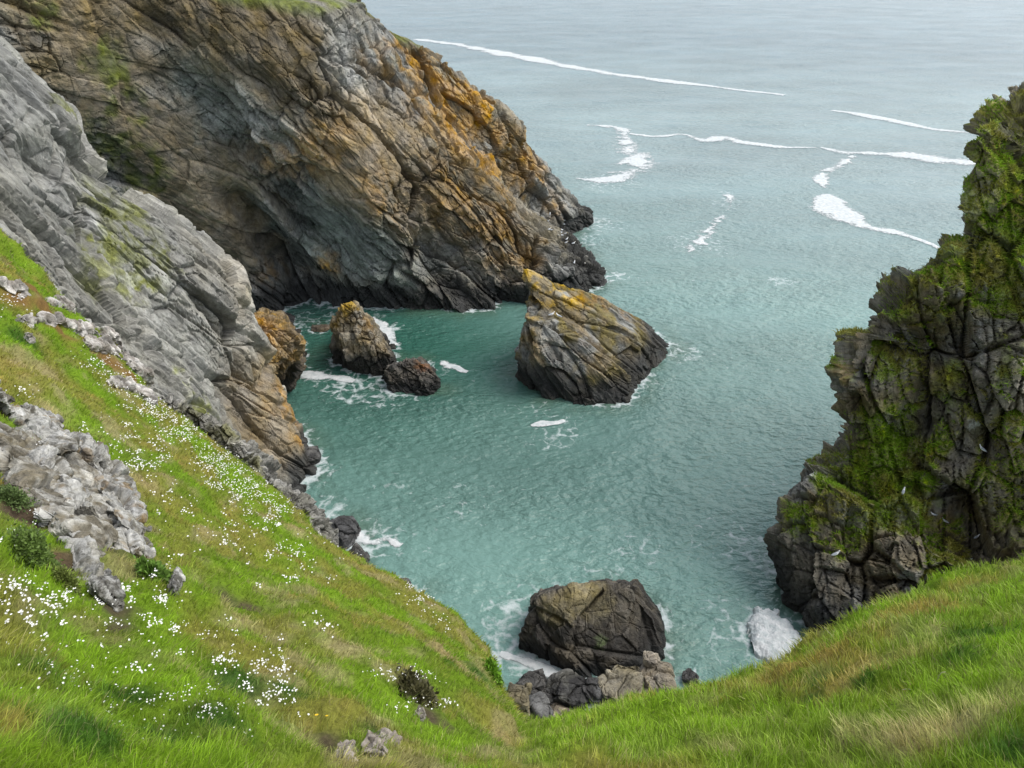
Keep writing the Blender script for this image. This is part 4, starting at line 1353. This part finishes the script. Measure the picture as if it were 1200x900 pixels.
# jointed rib standing up behind the edge of the grass bank
rb = [P(178, 462, 30), P(200, 468, 30.5), P(240, 486, 30.5), P(272, 508, 30), P(300, 540, 29.2), P(322, 566, 28.4), P(350, 580, 27.8), P(370, 612, 27)]
rbb = rb + [jit(q, (-0.6, -1.6, -2.5)) for q in rb] + [jit(q, (0.5, 2.2, -3.2)) for q in rb] + [jit(q, (0, 0.2, -7)) for q in rb]
hl = [[q for k in (i, i + 1) for q in (rb[k], jit(rb[k], (-0.6, -1.8, -2.5)), jit(rb[k], (0.4, 1.8, -2.5)), jit(rb[k], (0, 0.2, -8)))] for i in range(len(rb) - 1)]
rock('rock_outcrop', 'grey jointed rock rib with green tufts along the edge of the flowery bank', 'rock', hl, 0.05,
     [((2.6, 1.0, 0.8), 0.38), ((1.1, 0.5, 0.35), 0.2), ((0.45, 0.25, 0.16), 0.07)], frame((0.25, -0.3, 0.92), (0.8, -0.4, -0.3)), 155,
     shore_colour((0.15, 0.145, 0.125), (0.27, 0.26, 0.235), [(P(265, 505, 30), 0.8, OLIVE, .8), (P(300, 545, 29), 0.6, OLIVE, .7), (P(225, 480, 30.4), 0.6, OLIVE, .6)], tide=None), big=0.25, bigs=1.2)

# the big boulder and the shore rocks below the gully
def big_colour(p, n, tone, F):
    lo = p @ F
    band = fbm(lo * [0.15, 0.5, 1.0], 0.45, 4, 13)
    c = mix(np.tile(np.array([0.048, 0.044, 0.038]), (len(p), 1)), np.array([0.10, 0.088, 0.068]), sstep(-0.25, 0.4, fbm(p, 1.3, 4, 15) + 0.5 * band))
    c = mix(c, np.array([0.20, 0.17, 0.09]), 0.7 * np.clip(patch(p, P(690, 700, 35.4), 1.6, 3) + patch(p, P(650, 712, 35), 1.2, 5), 0, 1))
    c = mix(c, np.array([0.15, 0.19, 0.10]), 0.6 * patch(p, P(702, 752, 34.0), .5, 3))
    c *= (1 + 0.25 * tone + 0.2 * band)[:, None]
    return tide_band(c, p, 1.0, 2)


bb = [W(605, 764, -.5), W(645, 786, -.5), W(700, 806, -.5), W(760, 800, -.5), W(785, 786, -.5), P(610, 738, 34.9), P(625, 712, 35.3), P(650, 702, 35.6), P(690, 692, 36), P(737, 686, 36.2), P(752, 700, 36), P(770, 722, 35.4), P(779, 748, 34.6), P(668, 770, 33.0), P(715, 775, 32.9),
      jit(P(630, 712, 35.5), (0, 2, -1.5)), jit(P(740, 690, 36), (1, 3, -2)), jit(W(640, 740, -.5), (0, 3, 0)), jit(W(780, 740, -.5), (0, 2, 0)), P(690, 742, 33.9), P(655, 735, 34.0)]
rock('boulder', 'huge dark boulder with brown flat top lying below the gully', 'boulder', [bb], 0.055,
     [((7, 4, 3), 0.6), ((3.0, 1.6, 0.7), 0.16), ((1.1, 0.7, 0.3), 0.07), ((0.4, 0.25, 0.12), 0.03)], frame((0.75, 0.2, -0.5), (0.35, -0.6, 0.7)), 161, big_colour, big=0.22, bigs=1.8, crack=0.45, warp=0.06)


def small_rock(name, label, px, py, w, h, base, light, seed, z=0.0, flat=0.6, ax=(0.8, 0.2, -0.4), group=None, vox=0.035, cat='rock', deep=1.0, ytop=None):
    """boulder whose silhouette spans w x h pixels round (px, py), standing on height z"""
    c = W(px, py + h * 0.35, z)
    s = np.linalg.norm(c - [0, 0, CAM_Z]) / FPX
    a, b, hh = w * s * 0.5, w * s * 0.45 * deep, h * s * flat
    r2 = np.random.default_rng(seed)
    pts = []
    for k in range(26):
        u = r2.normal(size=3)
        u /= np.linalg.norm(u)
        u = np.sign(u) * np.abs(u)**0.75
        pts.append(c + u * [a, b, hh] * (0.85 + 0.25 * r2.random()) + [0, 0, hh * 0.25])
    q = max(vox, a / 28)
    return rock(name, label, cat, [pts], q, [((a * 1.6, a * .9, a * .6), a * 0.16), ((a * .8, a * .5, a * .25), a * 0.05), ((a * .3, a * .2, a * .1), a * 0.014)],
                frame(ax, (0.3, -0.5, 0.8)), seed, shore_colour(base, light, tide=None), big=a * 0.1, bigs=a, group=group)


DK, DK2 = (0.045, 0.044, 0.043), (0.085, 0.082, 0.076)
MDK, MDK2 = (0.10, 0.092, 0.075), (0.17, 0.155, 0.125)
small_rock('boulder', 'black wet boulder on the left side of the foam channel', 623, 798, 48, 34, DK, DK2, 201)
small_rock('boulder', 'dark ridged boulder just in front of the foam channel', 668, 806, 52, 36, DK, (0.10, .098, .085), 202)
small_rock('boulder', 'smooth dark grey boulder leaning against the base of the huge boulder', 694, 806, 30, 30, DK, (0.09, .09, .088), 203)
small_rock('boulder', 'grey striped boulder at the bottom of the gully shore', 626, 828, 44, 32, (0.075, .073, .07), (0.13, .13, .125), 204)
small_rock('boulder', 'pale brown stone half hidden by the grass edge at the gully shore', 655, 836, 34, 20, (0.20, .165, .12), (0.27, .23, .17), 205)
small_rock('boulder', 'brownish knob of rock at the end of the left grass bank', 606, 815, 34, 50, (0.12, .105, .07), (0.17, .15, .10), 206, z=1.0)
small_rock('boulder', 'flat pale slab lying along the grass edge', 735, 797, 62, 16, (0.20, .18, .13), (0.28, .25, .18), 207, flat=0.35, z=0.8)
small_rock('boulder', 'brown block on the right flank of the huge boulder', 770, 790, 44, 28, (0.16, .135, .095), (0.22, .19, .14), 208, z=0.4)
small_rock('boulder', 'pale squared stone perched on the huge boulder flank', 763, 768, 20, 18, (0.22, .19, .15), (0.28, .25, .2), 209, z=1.4)
small_rock('boulder', 'small dark stone at the water edge beyond the flat slab', 810, 792, 20, 14, DK, DK2, 210)
small_rock('boulder', 'small black stone between the foam channel and the huge boulder', 640, 812, 30, 22, DK, DK2, 211)
small_rock('sea_rock', 'dark shelf of rock under the flowery grass edge', 398, 618, 46, 34, DK, (0.10, .10, .10), 221, vox=0.06)
small_rock('sea_rock', 'jagged black rock just below the dark shelf', 418, 648, 30, 30, DK, DK2, 222, vox=0.06)
small_rock('sea_rock', 'low black reef tip peeping out over the grass edge', 462, 684, 34, 16, DK, DK2, 223, vox=0.06)
small_rock('sea_rock', 'low wet rock beside the foot of the grey slab cliff', 362, 532, 26, 20, DK, DK2, 224, vox=0.06)
small_rock('sea_rock', 'dark rock in the shaded back of the cove', 330, 372, 34, 14, DK, DK2, 225, vox=0.08)
small_rock('sea_rock', 'half drowned brown rock beside the shaded back of the cove', 376, 383, 26, 7, (0.09, .07, .05), (.12, .1, .07), 226, vox=0.08, flat=0.4)

# lichened outcrops on the left bank
def outcrop(label, hulls, seed, name='rock_outcrop', base=(0.085, .08, .068), light=(0.29, .285, .265), vox=0.02, sc=1.0, big=0.06):
    return rock(name, label, 'rock', hulls, vox, [((1.3 * sc, 0.8 * sc, 0.5 * sc), 0.20 * sc), ((0.55 * sc, 0.35 * sc, 0.22 * sc), 0.08 * sc), ((0.2 * sc, 0.13 * sc, 0.09 * sc), 0.02 * sc)],
                frame((0.55, -0.35, -0.75), (0.75, 0.1, 0.55)), seed, shore_colour(base, light, tide=None, sc=0.3 * sc), M_NEAR, big=big * sc, bigs=0.8 * sc, crack=0.55, warp=0.01 * sc)


def on_slope(pix, thick, drop_=0.35):
    """a slab with the picture outline pix lying on the slope, rising thick metres"""
    pts = []
    for (a, b, t) in pix:
        g, nn = ground(a, b)
        if g is None:
            g, nn = P(a, b, 29.5), np.array([0.4, -0.4, 0.82])
        n_ = nn * 0.5 + np.array([0, 0, 0.5])
        pts += [g + n_ * thick * t, g - nn * drop_]
    return pts


def ridge(label, crest, w, seed):
    """a jagged rib of rock breaking out of the turf along a crest line of (px, py, height)"""
    rr = np.random.default_rng(seed)
    gs = [ground(a, b) for a, b, _ in crest]
    hulls = []
    for i in range(len(crest) - 1):
        (g0, n0), (g1, n1) = gs[i], gs[i + 1]
        d = g1 - g0
        sd_ = np.cross(d / np.linalg.norm(d), [0, 0, 1.0])
        sd_ /= np.linalg.norm(sd_)
        s0 = np.linalg.norm(g0 - [0, 0, CAM_Z]) / FPX
        up = n0 * 0.3 + np.array([0, 0, 0.8])
        h0, h1 = crest[i][2] * (0.8 + 0.5 * rr.random()), crest[i + 1][2] * (0.8 + 0.5 * rr.random())
        ww = w * s0 * (0.8 + 0.5 * rr.random(4))
        a, b = g0 - d * 0.12, g1 + d * 0.12
        hulls.append([a + up * h0 + sd_ * 0.04, b + up * h1, a + up * h0 * 0.75 - sd_ * ww[2] * 0.5, b + up * h1 * 0.6 - sd_ * ww[3] * 0.5,
                      a + sd_ * ww[0] - n0 * 0.15, b + sd_ * ww[1] - n1 * 0.15, a - sd_ * ww[2] * 1.2 - n0 * 0.15, b - sd_ * ww[3] * 1.2 - n1 * 0.15, (g0 + g1) / 2 - n0 * 0.4])
    d = gs[-1][0] - gs[0][0]

    def colour(p, n, tone, F):
        lo = p @ F
        band = fbm(lo * [0.25, 0.7, 1.0], 0.16, 4, 13)
        c = mix(np.tile(np.array([0.11, 0.102, 0.082]), (len(p), 1)), np.array([0.20, 0.19, 0.16]), sstep(-0.3, 0.3, fbm(p, 0.5, 4, 15) + 0.5 * band))
        crust = sstep(0.0, 0.25, fbm(p, 0.22, 5, seed, 0.65) + 0.55 * n[:, 2] - 0.12)
        c = mix(c, np.array([0.36, 0.355, 0.33]), crust * 0.7)
        c = mix(c, np.array([0.17, 0.11, 0.04]), 0.6 * sstep(0.25, 0.45, fbm(p, 0.35, 3, seed + 4)))
        return c * (1 + 0.15 * tone)[:, None]
    return rock('rock_outcrop', label, 'rock', hulls, 0.022, [((1.1, 0.7, 0.45), 0.17), ((0.45, 0.28, 0.18), 0.07), ((0.17, 0.11, 0.07), 0.018)],
                frame(d, (0.2, -0.6, 0.7)), seed, colour, M_NEAR, big=0.04, bigs=0.9, crack=0.55, warp=0.01)


outcrop('low grey bedrock slab with soil in its joints under the rock ribs', [
    on_slope([(-10, 500, 1), (40, 530, 1.2), (75, 535, 1.2), (112, 572, 1.2), (132, 620, .9), (118, 655, .5), (85, 640, .8), (45, 600, .8), (10, 555, .8), (65, 580, 1.3)], 0.16, 0.3)], 310, base=(.13, .115, .085), light=(.27, .26, .23), sc=0.8)
ridge('white crusted rock rib standing out of the grass of the left bank, the longest one',
      [(57, 530, .3), (74, 525, .42), (95, 542, .4), (112, 558, .44), (122, 577, .36), (128, 600, .34), (142, 624, .22), (153, 648, .08)], 21, 301)
ridge('grey lichened rock rib cut by the frame edge above the broken ribs', [(-35, 466, .5), (0, 482, .5), (20, 494, .46), (38, 508, .36), (52, 532, .12)], 28, 302)
ridge('broad broken grey rib between the longest rib and the green cushions', [(26, 560, .25), (44, 555, .34), (62, 573, .3), (78, 598, .26), (86, 616, .12)], 27, 303)
ridge('narrow low grey rib running down to the pale rounded stone', [(48, 598, .2), (66, 619, .26), (82, 641, .26), (98, 662, .2), (108, 682, .1)], 13, 309)
outcrop('pale rounded stone at the lower end of the broken ribs', [
    on_slope([(104, 690, .9), (122, 682, 1.3), (138, 697, 1.0), (146, 716, .4), (125, 706, .7)], 0.22, 0.2)], 304, vox=0.012, sc=0.5)
outcrop('small upright white stone in the grass beside the dark leafed plant', [
    on_slope([(200, 694, 1.0), (204, 682, 1.4), (209, 690, 1.2), (207, 699, .6)], 0.18, 0.12)], 305, vox=0.008, sc=0.3)
outcrop('flat brown stone bedded in the turf at the bottom, the larger one', [
    on_slope([(420, 886, .6), (430, 866, 1.0), (455, 867, 1.0), (469, 873, .9), (452, 887, .6)], 0.10, 0.10)], 306, 'stone', (0.19, .165, .14), (0.27, .24, .20), 0.010, 0.35)
outcrop('small flat brown stone bedded in the turf beside the dark hollow', [
    on_slope([(394, 888, .5), (402, 875, 1.0), (418, 877, 1.0), (420, 884, .8), (408, 890, .4)], 0.06, 0.1)], 307, 'stone', (0.19, .165, .14), (0.27, .24, .20), 0.010, 0.3)
outcrop('little grey stone under the flowering clump', [
    on_slope([(484, 838, .8), (490, 832, 1.2), (498, 840, .8), (496, 846, .4)], 0.10, 0.1)], 308, 'stone', (0.19, .17, .14), (0.25, .23, .2), 0.010, 0.3)
strips = [((20, 372), (45, 384), 9), ((60, 352), (88, 366), 9), ((48, 372), (72, 382), 8), ((78, 378), (110, 396), 9), ((100, 400), (140, 415), 10), ((112, 390), (142, 402), 6), ((128, 408), (165, 432), 9), ((150, 425), (180, 448), 8),
          ((128, 446), (150, 460), 6), ((28, 395), (40, 400), 5), ((2, 330), (30, 345), 7), ((158, 456), (180, 474), 6)]
for k, ((x0, y0), (x1, y1), t) in enumerate(strips):
    nx, ny = -(y1 - y0), (x1 - x0)
    ln_ = math.hypot(nx, ny)
    nx, ny = nx / ln_ * t * 0.5, ny / ln_ * t * 0.5
    outcrop(['pale rock strip showing through the red sorrel at the top of the left bank'][0],
            [on_slope([(x0, y0, .6), (x0 + nx, y0 + ny, .5), ((x0 + x1) / 2 - nx, (y0 + y1) / 2 - ny, 1.2), ((x0 + x1) / 2 + nx, (y0 + y1) / 2 + ny, .7), (x1, y1, .6), (x1 - nx, y1 - ny, .9)], 0.26, 0.3)], 320 + k, vox=0.035, base=(.21, .19, .165), light=(.42, .40, .37))['group'] = 'pale rock strips in the red sorrel'

build_sea()

# ------------------------------------------------------------------ plants
def cushion(label, px, py, rpx, seed, col, n=2600, name='cushion_plant', flat=0.7, leaf=0.03, group=None, cat='plant'):
    """a low mound of small leaves"""
    g, nn = ground(px, py)
    s = np.linalg.norm(g - [0, 0, CAM_Z]) / FPX
    r = rpx * s
    r2 = np.random.default_rng(seed)
    u = r2.normal(size=(n, 3))
    u /= np.linalg.norm(u, axis=1, keepdims=True)
    u[:, 2] = np.abs(u[:, 2])
    rr = (0.35 + 0.65 * r2.random(n)**0.6) * (0.95 + 0.75 * fbm(u, 0.55, 3, seed)) * (1 + 0.35 * (r2.random(n) < 0.12))
    c = u * rr[:, None] * [r, r, r * flat]
    t = np.array(nn)
    X = np.cross([0, 1, 0.2], t)
    X /= np.linalg.norm(X)
    Y = np.cross(t, X)
    c = c[:, :1] * X + c[:, 1:2] * Y + c[:, 2:] * (t * 0.5 + np.array([0, 0, .5]))
    ax = c / (np.linalg.norm(c, axis=1, keepdims=True) + 1e-6) + 0.6 * r2.normal(size=(n, 3))
    ax /= np.linalg.norm(ax, axis=1, keepdims=True)
    sd_ = np.cross(ax, r2.normal(size=(n, 3)))
    sd_ /= np.linalg.norm(sd_, axis=1, keepdims=True)
    L = leaf * (0.7 + 0.8 * r2.random((n, 1)))
    w = L * 0.28
    co = np.stack([c, c + ax * L * .5 + sd_ * w, c + ax * L, c + ax * L * .5 - sd_ * w], 1).reshape(-1, 3)
    i = np.arange(n)[:, None] * 4
    cc = np.repeat((np.array(col) * (0.55 + 1.1 * r2.random((n, 1))))[:, None], 4, 1).reshape(-1, 3)
    o = mesh_from(name, co, i + [0, 1, 2, 3], None, cc, M_GRASS, True)
    o.location = g
    tag(o, label, cat, group)
    return o, g, r, t


cushion('round grey green cushion plant among the broken ribs, nearest the frame edge', 14, 586, 17, 1, (0.11, .16, .05), 2200, leaf=0.035)
cushion('wide green cushion plant dotted with flowers below the broken ribs', 38, 655, 33, 2, (0.12, .18, .04), 5200, leaf=0.04)
cushion('olive cushion plant beside the reddish earth', 78, 685, 19, 3, (0.14, .17, .04), 2600)
cushion('small dull green cushion in the dip above the low broken rock', 25, 540, 10, 4, (0.09, .105, .04), 1300)
cushion('small green tuft growing on the longer rock rib', 70, 560, 9, 5, (0.10, .125, .04), 1100)
cushion('green tuft at the foot of the longer rock rib', 118, 640, 9, 6, (0.07, .12, .025), 1100)
cushion('broad leafed dark green plant beside the small white stone', 180, 675, 16, 7, (0.12, .21, .035), 600, name='leafy_plant', leaf=0.09)
cushion('mound of dark stems under white flowers above the bare earth', 489, 822, 27, 8, (0.085, .08, .035), 3000, name='flowering_clump', leaf=0.07)
cushion('green leafy clump on the far end of the left bank', 576, 790, 13, 9, (0.12, .24, .02), 900, leaf=0.11)

# flowers
M_PETAL = plain_mat('white_petal', (0.80, 0.79, 0.76))
M_STEM = plain_mat('flower_stem', (0.09, 0.15, 0.03))
M_YEL = plain_mat('yellow_petal', (0.80, 0.52, 0.01))


def flower_geo(r, h, petals=5):
    co, tris, mi = [], [], []
    co += [(0.0016, 0, 0), (-0.0008, 0.0014, 0), (-0.0008, -0.0014, 0), (0, 0, h)]
    tris += [(0, 1, 3), (1, 2, 3), (2, 0, 3)]
    mi += [1, 1, 1]
    for k in range(petals):
        a = 2 * math.pi * k / petals
        b = len(co)
        wv = math.pi / petals * 0.92
        co += [(0, 0, h)]
        for da, rr, dz in ((-wv, 0.75, .18), (-wv * .5, 1.0, .22), (0, .88, .26), (wv * .5, 1.0, .22), (wv, 0.75, .18)):
            co.append((r * rr * math.cos(a + da), r * rr * math.sin(a + da), h + r * dz))
        tris += [(b, b + 1, b + 2), (b, b + 2, b + 3), (b, b + 3, b + 4), (b, b + 4, b + 5)]
        mi += [0] * 4
    return np.array(co), np.array(tris), np.array(mi)


def flower_object(name, r, h, petals=5, pm=None):
    co, tr, mi = flower_geo(r, h, petals)
    o = mesh_from(name, co, None, tr, None, pm or M_PETAL, False)
    o.data.materials.append(M_STEM)
    o.data.polygons.foreach_set('material_index', mi.astype(np.int32))
    return o


FL = []                                             # (px, py, spread x, spread y, count, size)
for args in [(60, 740, 70, 22, 110, 1), (20, 700, 25, 12, 50, 1), (90, 715, 30, 8, 50, 1.1), (180, 735, 40, 18, 85, 1.1), (150, 700, 35, 12, 40, 1), (130, 800, 60, 22, 70, 1.1), (170, 820, 25, 12, 30, 1.2), (260, 770, 50, 22, 75, 1.1), (240, 830, 45, 15, 50, 1.0),
             (320, 800, 40, 22, 70, 1), (330, 830, 30, 15, 40, 1), (80, 790, 25, 15, 25, 1.3), (200, 860, 50, 15, 25, 1), (30, 640, 25, 10, 30, .9), (490, 805, 16, 8, 60, 1.0), (455, 800, 12, 6, 16, 1), (510, 835, 25, 6, 30, .9), (190, 680, 12, 8, 20, 1)]:
    FL.append(args)
FAR = [(150, 450, 20, 10, 110, 1), (185, 480, 22, 14, 220, 1), (215, 505, 16, 12, 150, 1), (255, 545, 20, 14, 220, 1), (290, 575, 16, 12, 160, 1), (320, 600, 14, 10, 90, 1), (150, 525, 30, 22, 140, 1), (185, 550, 20, 12, 70, 1), (260, 570, 14, 8, 50, 1), (30, 470, 20, 8, 25, 1),
       (350, 655, 40, 22, 60, 1), (300, 610, 30, 12, 50, 1), (490, 700, 18, 8, 35, 1), (510, 730, 10, 8, 20, 1), (330, 650, 16, 9, 22, 1), (118, 432, 20, 8, 45, 1), (10, 360, 12, 8, 30, 1), (250, 640, 60, 30, 60, 1), (170, 585, 30, 25, 40, 1), (385, 740, 12, 10, 18, 1), (280, 640, 20, 10, 25, 1), (60, 540, 30, 20, 25, 1)]
near_pts, far_pts = [], []
for lst, dst in ((FL, near_pts), (FAR, far_pts)):
    for (px, py, sx, sy, cnt, sz) in lst:
        for k in range(int(cnt * 1.6)):
            if k == 0 or rng.random() < 0.28:
                qx, qy, sp_ = px + rng.normal() * sx * 0.8, py + rng.normal() * sy * 0.8, 2 + 6 * rng.random()**2
            g, nn = ground(qx + rng.normal() * sp_, qy + rng.normal() * sp_ * 0.5)
            if g is not None and g[0] < 0.6:
                dst.append((np.linalg.norm(g - [0, 0, CAM_Z]), g, nn, sz))
near_pts.sort(key=lambda t: t[0])
proto = [flower_object('campion_flower', 0.0105, 0.10 + 0.03 * k) for k in range(3)]
for k, (d, g, nn, sz) in enumerate(near_pts[:300]):
    o = proto[k] if k < 3 else proto[k % 3].copy()
    if k >= 3:
        C.objects.link(o)
    s = sz * (0.32 + 0.5 * rng.random()) * min(1.3, 0.75 + d * 0.03)
    o.location = g
    o.rotation_euler = (rng.normal() * 0.35 - 0.25, rng.normal() * 0.35 + 0.15, rng.random() * 6.28)
    o.scale = (s, s, s)
    tag(o, 'small white campion flower standing in the near left grass', 'flower', 'white campion flowers in the near left grass')

rest = [(d, g, nn, sz, 1) for d, g, nn, sz in near_pts[300:]] + [(d, g, nn, sz, 0) for d, g, nn, sz in far_pts]
co_all, tri_all, k0 = [], [], 0
for d, g, nn, sz, near in rest:
    r = (0.009 if near else 0.0135) * (0.7 + 0.7 * rng.random()) * (1 + 0.02 * d)
    h = 0.13 + 0.08 * rng.random() + 0.05 * (d > 12)
    a0 = rng.random() * 6.28
    t = np.array([rng.normal() * .3 + 0.1, rng.normal() * .3 - 0.25, 1])
    t /= np.linalg.norm(t)
    X = np.cross(t, [math.cos(a0), math.sin(a0), 0.1])
    X /= np.linalg.norm(X)
    Y = np.cross(t, X)
    c = g + np.array([0, 0, h])
    an = np.linspace(0, 2 * math.pi, 6)[:-1]
    ring = [c + r * (math.cos(a) * X + math.sin(a) * Y) * (1 if j % 2 else .8) + t * r * .25 for j, a in enumerate(an)]
    co_all += [c] + ring
    tri_all += [(k0, k0 + 1 + j, k0 + 1 + (j + 1) % 5) for j in range(5)]
    k0 += 6
o = mesh_from('wildflowers', np.array(co_all), None, np.array(tri_all), None, M_PETAL, False)
tag(o, 'drifts of tiny white campion flowers speckling the left bank', 'wildflowers', kind='stuff')

for (px, py, lab, s) in [(372, 850, 'yellow dandelion flower above the dark hollow, the larger one', 1.0), (384, 851, 'paler smaller yellow flower beside the larger dandelion', 0.75)]:
    g, nn = ground(px, py + 4)
    o = flower_object('dandelion', 0.022 * s, 0.14, 12, M_YEL)
    o.location = g
    o.rotation_euler = (-0.5, 0.1, 0.3)
    tag(o, lab, 'flower')

# ------------------------------------------------------------------ dry stems in the right grass
M_DRY = plain_mat('dry_stem', (0.46, 0.41, 0.29))


def stem(label, pts, r, name='dry_stem'):
    """bent stalk through world points"""
    cu = bpy.data.curves.new(name, 'CURVE')
    cu.dimensions = '3D'
    cu.bevel_depth = r
    s = cu.splines.new('POLY')
    s.points.add(len(pts) - 1)
    base = np.array(pts[0])
    for q, v in zip(s.points, pts):
        q.co = tuple(np.array(v) - base) + (1,)
    ob = bpy.data.objects.new(name, cu)
    C.objects.link(ob)
    dg = bpy.context.evaluated_depsgraph_get()
    me = bpy.data.meshes.new_from_object(ob.evaluated_get(dg))
    bpy.data.objects.remove(ob)
    me.materials.append(M_DRY)
    o = bpy.data.objects.new(name, me)
    C.objects.link(o)
    o.location = base
    tag(o, label, 'stem')


g, nn = ground(1100, 800)
stem('pale dry stalk bent into a hoop in the right grass', [g + np.array([-.03, 0, 0]), g + np.array([-.035, 0, .14]), g + np.array([-.015, 0, .21]), g + np.array([.03, 0, .22]), g + np.array([.06, 0.01, .17]), g + np.array([.065, .01, .08])], 0.0045)
g, nn = ground(1060, 815)
stem('straight pale stalk lying aslant in the right grass', [g + np.array([-.06, 0, .12]), g + np.array([.0, 0, .14]), g + np.array([.14, -.03, .12])], 0.004)
g, nn = ground(975, 752)
stem('long pale stalk leaning out over the cliff at the grass edge', [g + np.array([.1, -.05, .0]), g + np.array([-.05, 0, .2]), g + np.array([-.25, .05, .42])], 0.006)

# ------------------------------------------------------------------ gulls
M_GULL = plant_mat('gull_plumage', 0.0, 0.7)


def gull_mesh():
    """standing gull, one continuous body: grey back, white breast, yellow bill"""
    # cross-sections along the body axis: x, z, half width, half height
    secs = [(-0.30, 0.13, .004, .004), (-0.27, 0.135, .022, .010), (-0.18, .145, .048, .032), (-0.08, .155, .070, .060), (0.02, .165, .078, .075), (0.10, .180, .066, .070), (0.15, .215, .046, .052), (0.175, .262, .036, .042),
            (0.19, .300, .040, .042), (0.225, .305, .034, .034), (0.25, .300, .014, .014), (0.275, .295, .009, .010), (0.305, .288, .003, .004)]
    m = 14
    co, cols = [], []
    for x, z, a, b in secs:
        for k in range(m):
            t = 2 * math.pi * k / m
            co.append((x, a * math.cos(t), z + b * math.sin(t)))
            if x > 0.24:
                cols.append((.6, .42, .05))
            elif x < -0.24:
                cols.append((.03, .03, .035))
            elif x < 0.09 and math.sin(t) > 0.1:
                cols.append((.36, .39, .42))
            else:
                cols.append((.82, .82, .81))
    q = []
    for s in range(len(secs) - 1):
        for k in range(m):
            q.append((s * m + k, s * m + (k + 1) % m, (s + 1) * m + (k + 1) % m, (s + 1) * m + k))
    # legs
    for sy in (-0.025, 0.025):
        for (x, z, r) in ((0.02, 0.10, .009), (0.025, 0.05, .006), (0.02, 0.0, .006)):
            for k in range(4):
                t = math.pi / 2 * k
                co.append((x + r * math.cos(t), sy + r * math.sin(t), z))
                cols.append((.6, .4, .3))
        b = len(co) - 12
        for s in range(2):
            for k in range(4):
                q.append((b + s * 4 + k, b + s * 4 + (k + 1) % 4, b + s * 4 + 4 + (k + 1) % 4, b + s * 4 + 4 + k))
    return np.array(co), np.array(q), np.array(cols)


gco, gq, gcol = gull_mesh()
gull0 = mesh_from('gull', gco, gq, None, gcol, M_GULL, True)
dg = bpy.context.evaluated_depsgraph_get()
GULLS = [
    (646, 371, 0.4, 'white gull resting on the ledge of the sea stack, the left one', None, 1.5), (655, 373, 2.6, 'white gull on the sea stack ledge, right of its neighbour', None, 1.5),
    (978, 652, 0.3, 'white gull perched on the grassy corner of the dark cliff', None, 1.3), (1094, 604, 3.0, 'white gull on the dark cliff wall, uppermost of those over the grass edge', None, 1.0), (1108, 613, 2.4, 'white gull on the dark cliff wall beside the uppermost one', None, 1.0),
    (1144, 631, 0.4, 'white gull high in the cleft above the rusty grass edge', None, 1.0), (1138, 656, 0.2, 'white gull low in the cleft just above the rusty grass edge', None, 1.0), (1150, 529, 2.0, 'white gull on the upper wall of the dark cliff', None, 1.2), (1057, 579, 1.0, 'lone white gull on the green ramp of the dark cliff', None, 1.2),
]
for k in range(16):
    GULLS.append((640 + rng.random() * 46 + 0, 0, rng.random() * 6.28, 'tiny white gull in the colony on the spur of the headland', 'gulls on the headland spur', 1.3))
first = True
bpy.context.view_layer.update()
for (px, py, rz, lab, grp, s) in GULLS:
    if py == 0:
        t = (px - 640) / 46
        py = 252 + t * 55 + rng.normal() * 10
    hit, loc, nor, idx, ob, mt = SC.ray_cast(bpy.context.evaluated_depsgraph_get(), Vector((0, 0, CAM_Z)), Vector(ray(px, py)).normalized())
    if not hit or ob.name.startswith('sea'):
        if not hit or not ob.name.startswith('sea_stack'):
            continue
    o = gull0 if first else gull0.copy()
    if not first:
        C.objects.link(o)
    first = False
    o.location = loc + nor * 0.05 - Vector((0, 0, 0.02))
    o.rotation_euler = (0, 0, rz)
    o.scale = (s, s, s)
    tag(o, lab, 'bird', grp)
